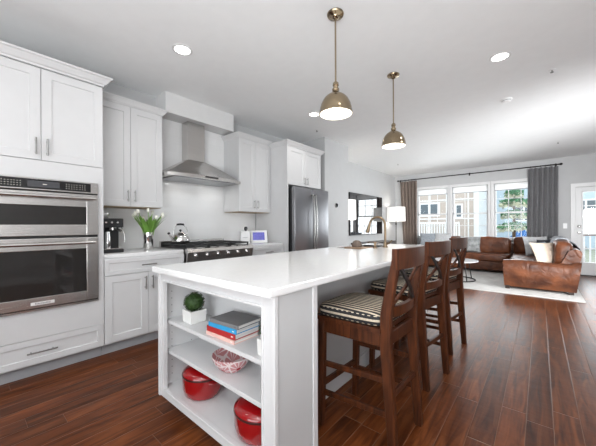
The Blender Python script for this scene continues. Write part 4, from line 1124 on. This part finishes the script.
cush((-.15, 8.66, .385), (.72, .76, .20), 'seat_cushion', seed=9)
cush((-.18, 8.80, .66), (.64, .24, .42), 'back_cushion', .4, 12, .035)
for k, y in enumerate((7.88, 7.03)):
    cush((-.16, y, .385), (.66, .84, .20), 'seat_cushion', seed=k + 20)
    cush((.30, y, .66), (.26, .82, .44), 'back_cushion', .45, k + 24, .04)
# near end arm: a wide low panel, slightly flared, its face towards the kitchen
b = bmesh.new()
secs = []
NX = 26
for i in range(NX + 1):
    t = i / NX; x0_, x1_ = -.50, .455
    ring = []
    x_b = x0_ + (x1_ - x0_) * t; x_t = -.520 + (.520 + .515) * t
    ztop = .525 + .015 * math.sin(PI * t * 2) + (.02 if t > .9 else 0)
    for (yo, zz) in ((.02, .06), (-.01, .16), (-.025, .30), (-.02, .44), (.0, ztop - .025), (.04, ztop), (.13, ztop), (.17, ztop - .025), (.18, .30), (.18, .06)):
        k = (zz - .06) / (ztop - .06); bulge = .018 * noise.noise(Vector((t * 4, zz * 6, yo * 2)))
        ring.append((x_b * (1 - k) + x_t * k, CY + yo + bulge, zz))
    secs.append(ring)
MB().sweep_section(secs).build('arm', Lt, sofa, 50)
mb = MB()
MB().box(SL - .08, SL + .14, SYf - .02, SYb, .07, .56, .06, 4).build('arm', Lt, sofa, 40)
for x, y in ((-.45, CY + .05), (.39, CY + .06), (SL, SYf + .05), (SL, SYb - .08), (.36, SYb - .1), (-.40, SYf - .1)):
    MB().box(x - .035, x + .035, y - .035, y + .035, RZ, .075, .004).build('foot', M['darkwood'], sofa)
def pil(c, w, h, t, yaw, tilt, mat, label, seed=0):
    R = Matrix.Rotation(math.radians(yaw), 3, 'Z') @ Matrix.Rotation(math.radians(tilt), 3, 'X')
    o = MB().pillow(c, w, h, t, R, seed=seed).build('pillow', mat, None, 60, origin=c)
    tag(o, label, 'pillow'); return o
pil((-1.37, 8.50, .68), .46, .42, .15, 4, -18, M['mgrey'], 'mottled grey pillow against the far sofa back', 1)
pil((-.06, 8.30, .69), .50, .46, .15, 32, -16, M['lgrey'], 'light grey pillow in the sofa corner', 2)
pil((.10, 7.85, .67), .42, .40, .12, 58, -14, M['dgcush'], 'charcoal pillow tucked behind the knit pillow', 3)
pil((.03, 7.40, .64), .46, .40, .14, 62, -20, M['bgrey'], 'blue grey knit pillow leaning behind the beige one', 4)
pil((.12, 6.88, .65), .60, .43, .15, 46, -24, M['beige'], 'large beige pillow in front at the sofa end', 5)
pil((-2.05, 8.60, .76), .46, .40, .15, -6, -12, M['lgrey'], 'light grey pillow behind the far counter stool', 6)
pil((-2.42, 8.58, .76), .44, .38, .14, 10, -12, M['bgrey'], 'blue grey pillow at the end of sofa near the left-hand curtain', 7)
# throw draped over the right-hand back
secs = []
for i in range(25):
    y = 7.25 + 1.55 * i / 24
    ring = []
    pr_ = [(.13, .70), (.17, .83), (.25, .90), (.38, .90), (.48, .83), (.56, .73), (.575, .54)]
    top_ = []
    for k, (x, zz) in enumerate(pr_):
        wv = .014 * noise.noise(Vector((y * 6, k * .8, 2.0)))
        top_.append((x + wv, y, zz + abs(wv) + .004))
    low = [(x, yy, zz - .012) for x, yy, zz in top_]
    secs.append(top_ + low[::-1])
o = MB().sweep_section(secs).build('throw_blanket', M['throw'], None, 60)
tag(o, 'grey and white throw draped over the right-hand sofa back', 'blanket')

ct = thing('coffee_table', 'round pale-topped coffee table on a dark ring base', 'table', (-1.38, 6.85, RZ))
TC = (-1.38, 6.85)
MB().lathe([(.40, .405), (.42, .41), (.42, .428), (.415, .433), (0, .433)], (TC[0], TC[1], 0), 48).build('tabletop', M['tabletop'], ct, 40)
ring = [(TC[0] + .36 * math.cos(2 * PI * i / 40), TC[1] + .36 * math.sin(2 * PI * i / 40), RZ + .013) for i in range(41)]
MB().tube(ring, .012, 8).build('base_ring', M['rod'], ct, 60)
for k in range(4):
    a = PI / 4 + k * PI / 2
    MB().tube([(TC[0] + .36 * math.cos(a), TC[1] + .36 * math.sin(a), RZ + .015), (TC[0] + .30 * math.cos(a), TC[1] + .30 * math.sin(a), .408)], .010, 8).build('leg', M['rod'], ct, 60)

def floor_lamp(x, y, label, w=8, ph=.0):
    r = thing('floor_lamp', label, 'lamp', (x, y, 0))
    MB().lathe([(.14, 0), (.14, .014), (.03, .024), (.012, .04), (0, .04)], (x, y, 0), 30).build('base', M['rod'], r, 40)
    MB().tube([(x, y, .03), (x, y, 1.40)], .011, 10).build('pole', M['rod'], r, 60)
    MB().superq((x, y, 1.22), (.05, .05, .085), 1.0, nu=16, nv=10).build('knuckle', M['rod'], r, 60)
    MB().lathe([(.268, 1.30), (.262, 1.725), (.258, 1.725), (.264, 1.30)], (x, y, 0), 40, cap0=False, cap1=False).build('lamp_shade', M['shade'], r, 60)
    MB().superq((x, y, 1.50), (.06, .06, .09), 1.0, nu=14, nv=8).build('bulb', M['bulb'], r, 60)
    l = bpy.data.lights.new('floor_lamp_light', 'POINT'); l.energy = w; l.color = (1, .94, .86); l.shadow_soft_size = .06
    lo = bpy.data.objects.new('floor_lamp_light', l); COL.objects.link(lo); lo.location = (x, y, 1.45)
floor_lamp(-3.34, 8.58, 'white drum-shade floor lamp in the corner beside the left-hand curtain')
floor_lamp(-3.27, 5.42, 'white drum-shade floor lamp half hidden behind the closet wall')

tv = thing('television', 'large wall-mounted television reflecting the windows', 'television', (XL, 7.15, 1.46))
MB().box(XL + .025, XL + .065, 6.21, 8.09, .925, 2.0, .004).build('casing', M['black'], tv)
MB().box(XL + .065, XL + .067, 6.225, 8.075, .945, 1.985).build('screen', M['tvs'], tv)
mc = thing('media_console', 'dark low console under the television', 'console', (-3.38, 7.2, 0))
MB().box(XL + .02, -3.2, 6.35, 8.15, .08, .70, .005).build('body', M['darkwood'], mc)
MB().box(XL + .018, -3.18, 6.33, 8.17, .70, .735, .004).build('top', M['darkwood'], mc)
for k in range(4):
    y = 6.37 + k * .445
    d = MB().box(-3.2, -3.182, y, y + .435, .1, .69, .003).build('door', M['darkwood'], mc)
    MB().tube([(-3.17, y + .40, .42), (-3.17, y + .40, .52)], .005).tube([(-3.183, y + .40, .44), (-3.17, y + .40, .44)], .004).tube([(-3.183, y + .40, .50), (-3.17, y + .40, .50)], .004).build('handle', M['nickel'], d, 50)
MB().box(XL + .04, -3.22, 6.4, 8.1, 0, .08).build('plinth', M['black'], mc)
# curtains, rod and blinds
def curtain(x0, x1, bx0, bx1, folds, mat, label, seed):
    secs = []; n = folds * 12; yb = YF - .10
    rows = 14
    pts = []
    for j in range(rows + 1):
        t = j / rows; z = 2.56 - (2.56 - .02) * t
        a = x0 + (bx0 - x0) * t; b = x1 + (bx1 - x1) * t
        row = []
        for i in range(n + 1):
            s = i / n
            am = .046 + .016 * noise.noise(Vector((s * 5 + seed, t * 1.2, 0)))
            ph = 2 * PI * folds * s + .6 * noise.noise(Vector((s * 3, t * 1.5, seed)))
            row.append((a + (b - a) * s, yb + am * math.sin(ph), z))
        pts.append(row)
    front = pts; th = .004
    vs = [p for r in front for p in r] + [(p[0], p[1] + th, p[2]) for r in front for p in r]
    w = n + 1; off = len(vs) // 2; fs = []
    for j in range(rows):
        for i in range(n):
            q = (j * w + i, j * w + i + 1, (j + 1) * w + i + 1, (j + 1) * w + i); fs.append(q); fs.append(tuple(off + k for k in q[::-1]))
    for j in range(rows):
        for i in (0, n): fs.append((j * w + i, (j + 1) * w + i, off + (j + 1) * w + i, off + j * w + i))
    for i in range(n):
        for j in (0, rows): fs.append((j * w + i, j * w + i + 1, off + j * w + i + 1, off + j * w + i))
    r = thing('curtain', label, 'curtain', ((x0 + x1) / 2, yb, 0))
    MB().faces(vs, fs).build('cloth', mat, r, 60)
    for k in range(folds):
        xx = x0 + (x1 - x0) * (k + .5) / folds
        ringp = [(xx, yb + .026 * math.cos(2 * PI * i / 20), 2.595 + .026 * math.sin(2 * PI * i / 20)) for i in range(21)]
        MB().tube(ringp, .003, 6).build('ring', M['rod'], r, 60)
curtain(-3.42, -2.90, -3.30, -2.90, 5, M['warm_lit_curtain'], 'grey curtain at the lamp end of the rod, warm light tinted in', 1)
curtain(-.215, .345, -.27, .335, 6, M['grey_curtain'], 'grey curtain beside the patio door', 5)
cr = thing('curtain_rod', 'long dark curtain rod across the far wall', 'curtain rod', (-1.55, YF - .1, 2.60))
MB().tube([(-3.47, YF - .1, 2.60), (.37, YF - .1, 2.60)], .014, 12).build('rod', M['rod'], cr, 60)
for x, s in ((-3.47, -1), (.37, 1)):
    MB().superq((x + s * .02, YF - .1, 2.60), (.06, .055, .055), 1.0, nu=16, nv=10).build('finial', M['rod'], cr, 60)
for x in (-3.45, -1.5, .30):
    MB().tube([(x, YF, 2.60), (x, YF - .1, 2.60)], .008, 8).box(x - .018, x + .018, YF - .008, YF, 2.56, 2.64).build('bracket', M['rod'], cr, 40)
for i, (a, b) in enumerate(WIN):
    r = thing('roller_blind', ('white roller blind raised in the window beside the left-hand curtain', 'white roller blind raised in the middle window', 'white roller blind raised in the window beside the grey curtain')[i], 'blind', ((a + b) / 2, YF + .03, WZ1))
    MB().box(a + .01, b - .01, YF + .03, YF + .036, 2.105, WZ1 - .005).build('blind_cloth', M['blind'], r)
    MB().box(a + .01, b - .01, YF + .024, YF + .042, 2.085, 2.107, .003).build('bottom_bar', M['dgrey'], r)

# ------------------------------------------------------------------ outside
GZ = -.30
struct(MB().box(-40, 40, YF + .15, 60, GZ - .1, GZ), 'ground', M['lawn'])
struct(MB().box(-40, 40, -40, YB - .15, GZ - .1, GZ), 'terrace', M['deck'])
o = MB().box(-4.5, 4.5, YF + .152, 11.6, GZ, -.03).build('deck', M['deck'], None); o['kind'] = 'structure'
dr = thing('deck_railing', 'white deck railing with brown cap outside the patio door', 'railing', (1.3, 11.4, -.03))
mb = MB().box(.55, 4.3, 11.37, 11.43, .06, .11)
mb.build('bottom_rail', M['outwhite'], dr)
MB().box(.55, 4.3, 11.34, 11.46, .86, .91).build('rail_cap', M['redrail'], dr)
for i in range(4): MB().box(.55 + i * 1.2, .65 + i * 1.2, 11.35, 11.45, -.03, .86).build('post', M['outwhite'], dr)
for i in range(30): MB().box(.70 + i * .12, .735 + i * .12, 11.385, 11.415, .10, .87).build('picket', M['outwhite'], dr)

def building(x0, x1, y, zt, mat, label, wins, name='apartment_building'):
    r = thing(name, label, 'building', ((x0 + x1) / 2, y, GZ))
    MB().box(x0, x1, y, y + 3.9, GZ, zt).build('facade', mat, r)
    for (a, b, c, d) in wins:
        t = .10
        f = MB().box(a - t, a, y - .05, y, c - t, d + t).box(b, b + t, y - .05, y, c - t, d + t).box(a, b, y - .05, y, c - t, c).box(a, b, y - .05, y, d, d + t).box((a + b) / 2 - .05, (a + b) / 2 + .05, y - .05, y, c, d).build('window_frame', M['outwhite'], r)
        MB().box(a, b, y - .02, y + .01, c, d).build('window_pane', M['pane'], f)
    return r
b1 = building(-13, -3.0, 20, 8, M['stucco'], 'beige stucco apartment house across from the left windows', [(-6.1, -5.0, 1.85, 2.55), (-4.3, -3.7, 1.7, 2.4), (-9, -8, 1.8, 2.6), (-6.0, -5.1, 4.5, 5.6), (-4.3, -3.5, 4.5, 5.6)])
mb = MB()
for x in (-7.2, -5.55, -4.55, -3.35): mb.box(x, x + .07, 19.97, 20, GZ, 8)
for z in (2.75, 1.55): mb.box(-13, -3, 19.96, 20, z, z + .07)
mb.build('trim_boards', M['outwhite'], b1)
MB().box(-3.02, -2.75, 19.9, 23.9, GZ, 8).build('corner_board', M['outwhite'], b1)
MB().box(-13, -2.8, 19.4, 23.9, 8, 8.2).build('eave', M['outwhite'], b1)
bal = MB().box(-8.5, -3.6, 18.9, 20, .15, .30).build('balcony_slab', M['outgrey'], b1)
mb = MB().box(-8.5, -3.6, 18.9, 18.98, 1.25, 1.36).box(-8.5, -3.6, 18.9, 18.98, .38, .44)
for i in range(33): mb.box(-8.45 + i * .15, -8.38 + i * .15, 18.92, 18.96, .30, 1.27)
mb.build('railing', M['outwhite'], bal)
b2 = building(-2.7, 9, 24, 8, M['bluesd'], 'pale blue sided house across from the grey curtain window', [(-1.3, -.3, 1.5, 2.4), (1.6, 2.6, 1.5, 2.6), (-1.3, -.3, 4.4, 5.4), (4, 5, 1.5, 2.6)], 'house')
mb = MB()
for i in range(26): mb.box(-2.7, 9, 23.985, 24.0, GZ + .1 + i * .3, GZ + .13 + i * .3)
mb.build('siding_laps', M['bluesd'], b2)
MB().box(-2.6, 2, 22.6, 24, -.2, -.05).build('porch_slab', M['outgrey'], b2)
sh = thing('parked_cover', 'blue sloping cover behind the garden tree', 'cover', (-.55, 17, GZ))
MB().sweep_section([[(x, 16.4, GZ), (x, 17.6, GZ), (x, 17.6, z * .8), (x, 16.9, z), (x, 16.4, z * .55)] for x, z in ((-1.15, .55), (-.7, .95), (-.1, 1.05), (.25, .6))]).build('sheet', M['tarp'], sh)
tr = thing('garden_tree', 'small tree with cream and green leaves outside the third window', 'tree', (-.78, 14.0, GZ))
MB().tube([(-.78, 14.0, GZ), (-.77, 14.0, .8), (-.76, 14.02, 1.6), (-.78, 14.0, 2.4)], [.07, .06, .045, .02], 10).build('trunk', M['bark'], tr, 60)
rnd = random.Random(3)
for tier, (z, rad) in enumerate(((1.05, .55), (1.55, .42), (2.0, .46), (2.35, .30))):
    for mat, cnt, dz in ((M['treecream'], 220, -.06), (M['treegreen'], 260, .05)):
        mb = MB()
        for i in range(cnt):
            a = rnd.uniform(0, 2 * PI); q = rad * math.sqrt(rnd.random())
            p = Vector((-.77 + q * math.cos(a), 14 + q * math.sin(a), z + dz + rnd.uniform(-.09, .09) + .12 * (1 - q / rad)))
            d1 = Vector((rnd.uniform(-1, 1), rnd.uniform(-1, 1), rnd.uniform(-.6, .6))).normalized(); d2 = d1.orthogonal().normalized()
            L = rnd.uniform(.05, .09)
            mb.faces([p - d1 * L, p + d2 * L * .5, p + d1 * L, p - d2 * L * .5], [(0, 1, 2, 3)])
        mb.build('foliage', mat, tr)
    MB().tube([(-.77, 14, z - .15), (-.77 + rad * .6, 14.05, z)], .015, 6).tube([(-.77, 14, z - .15), (-.77 - rad * .6, 13.95, z)], .015, 6).build('branch', M['bark'], tr, 60)
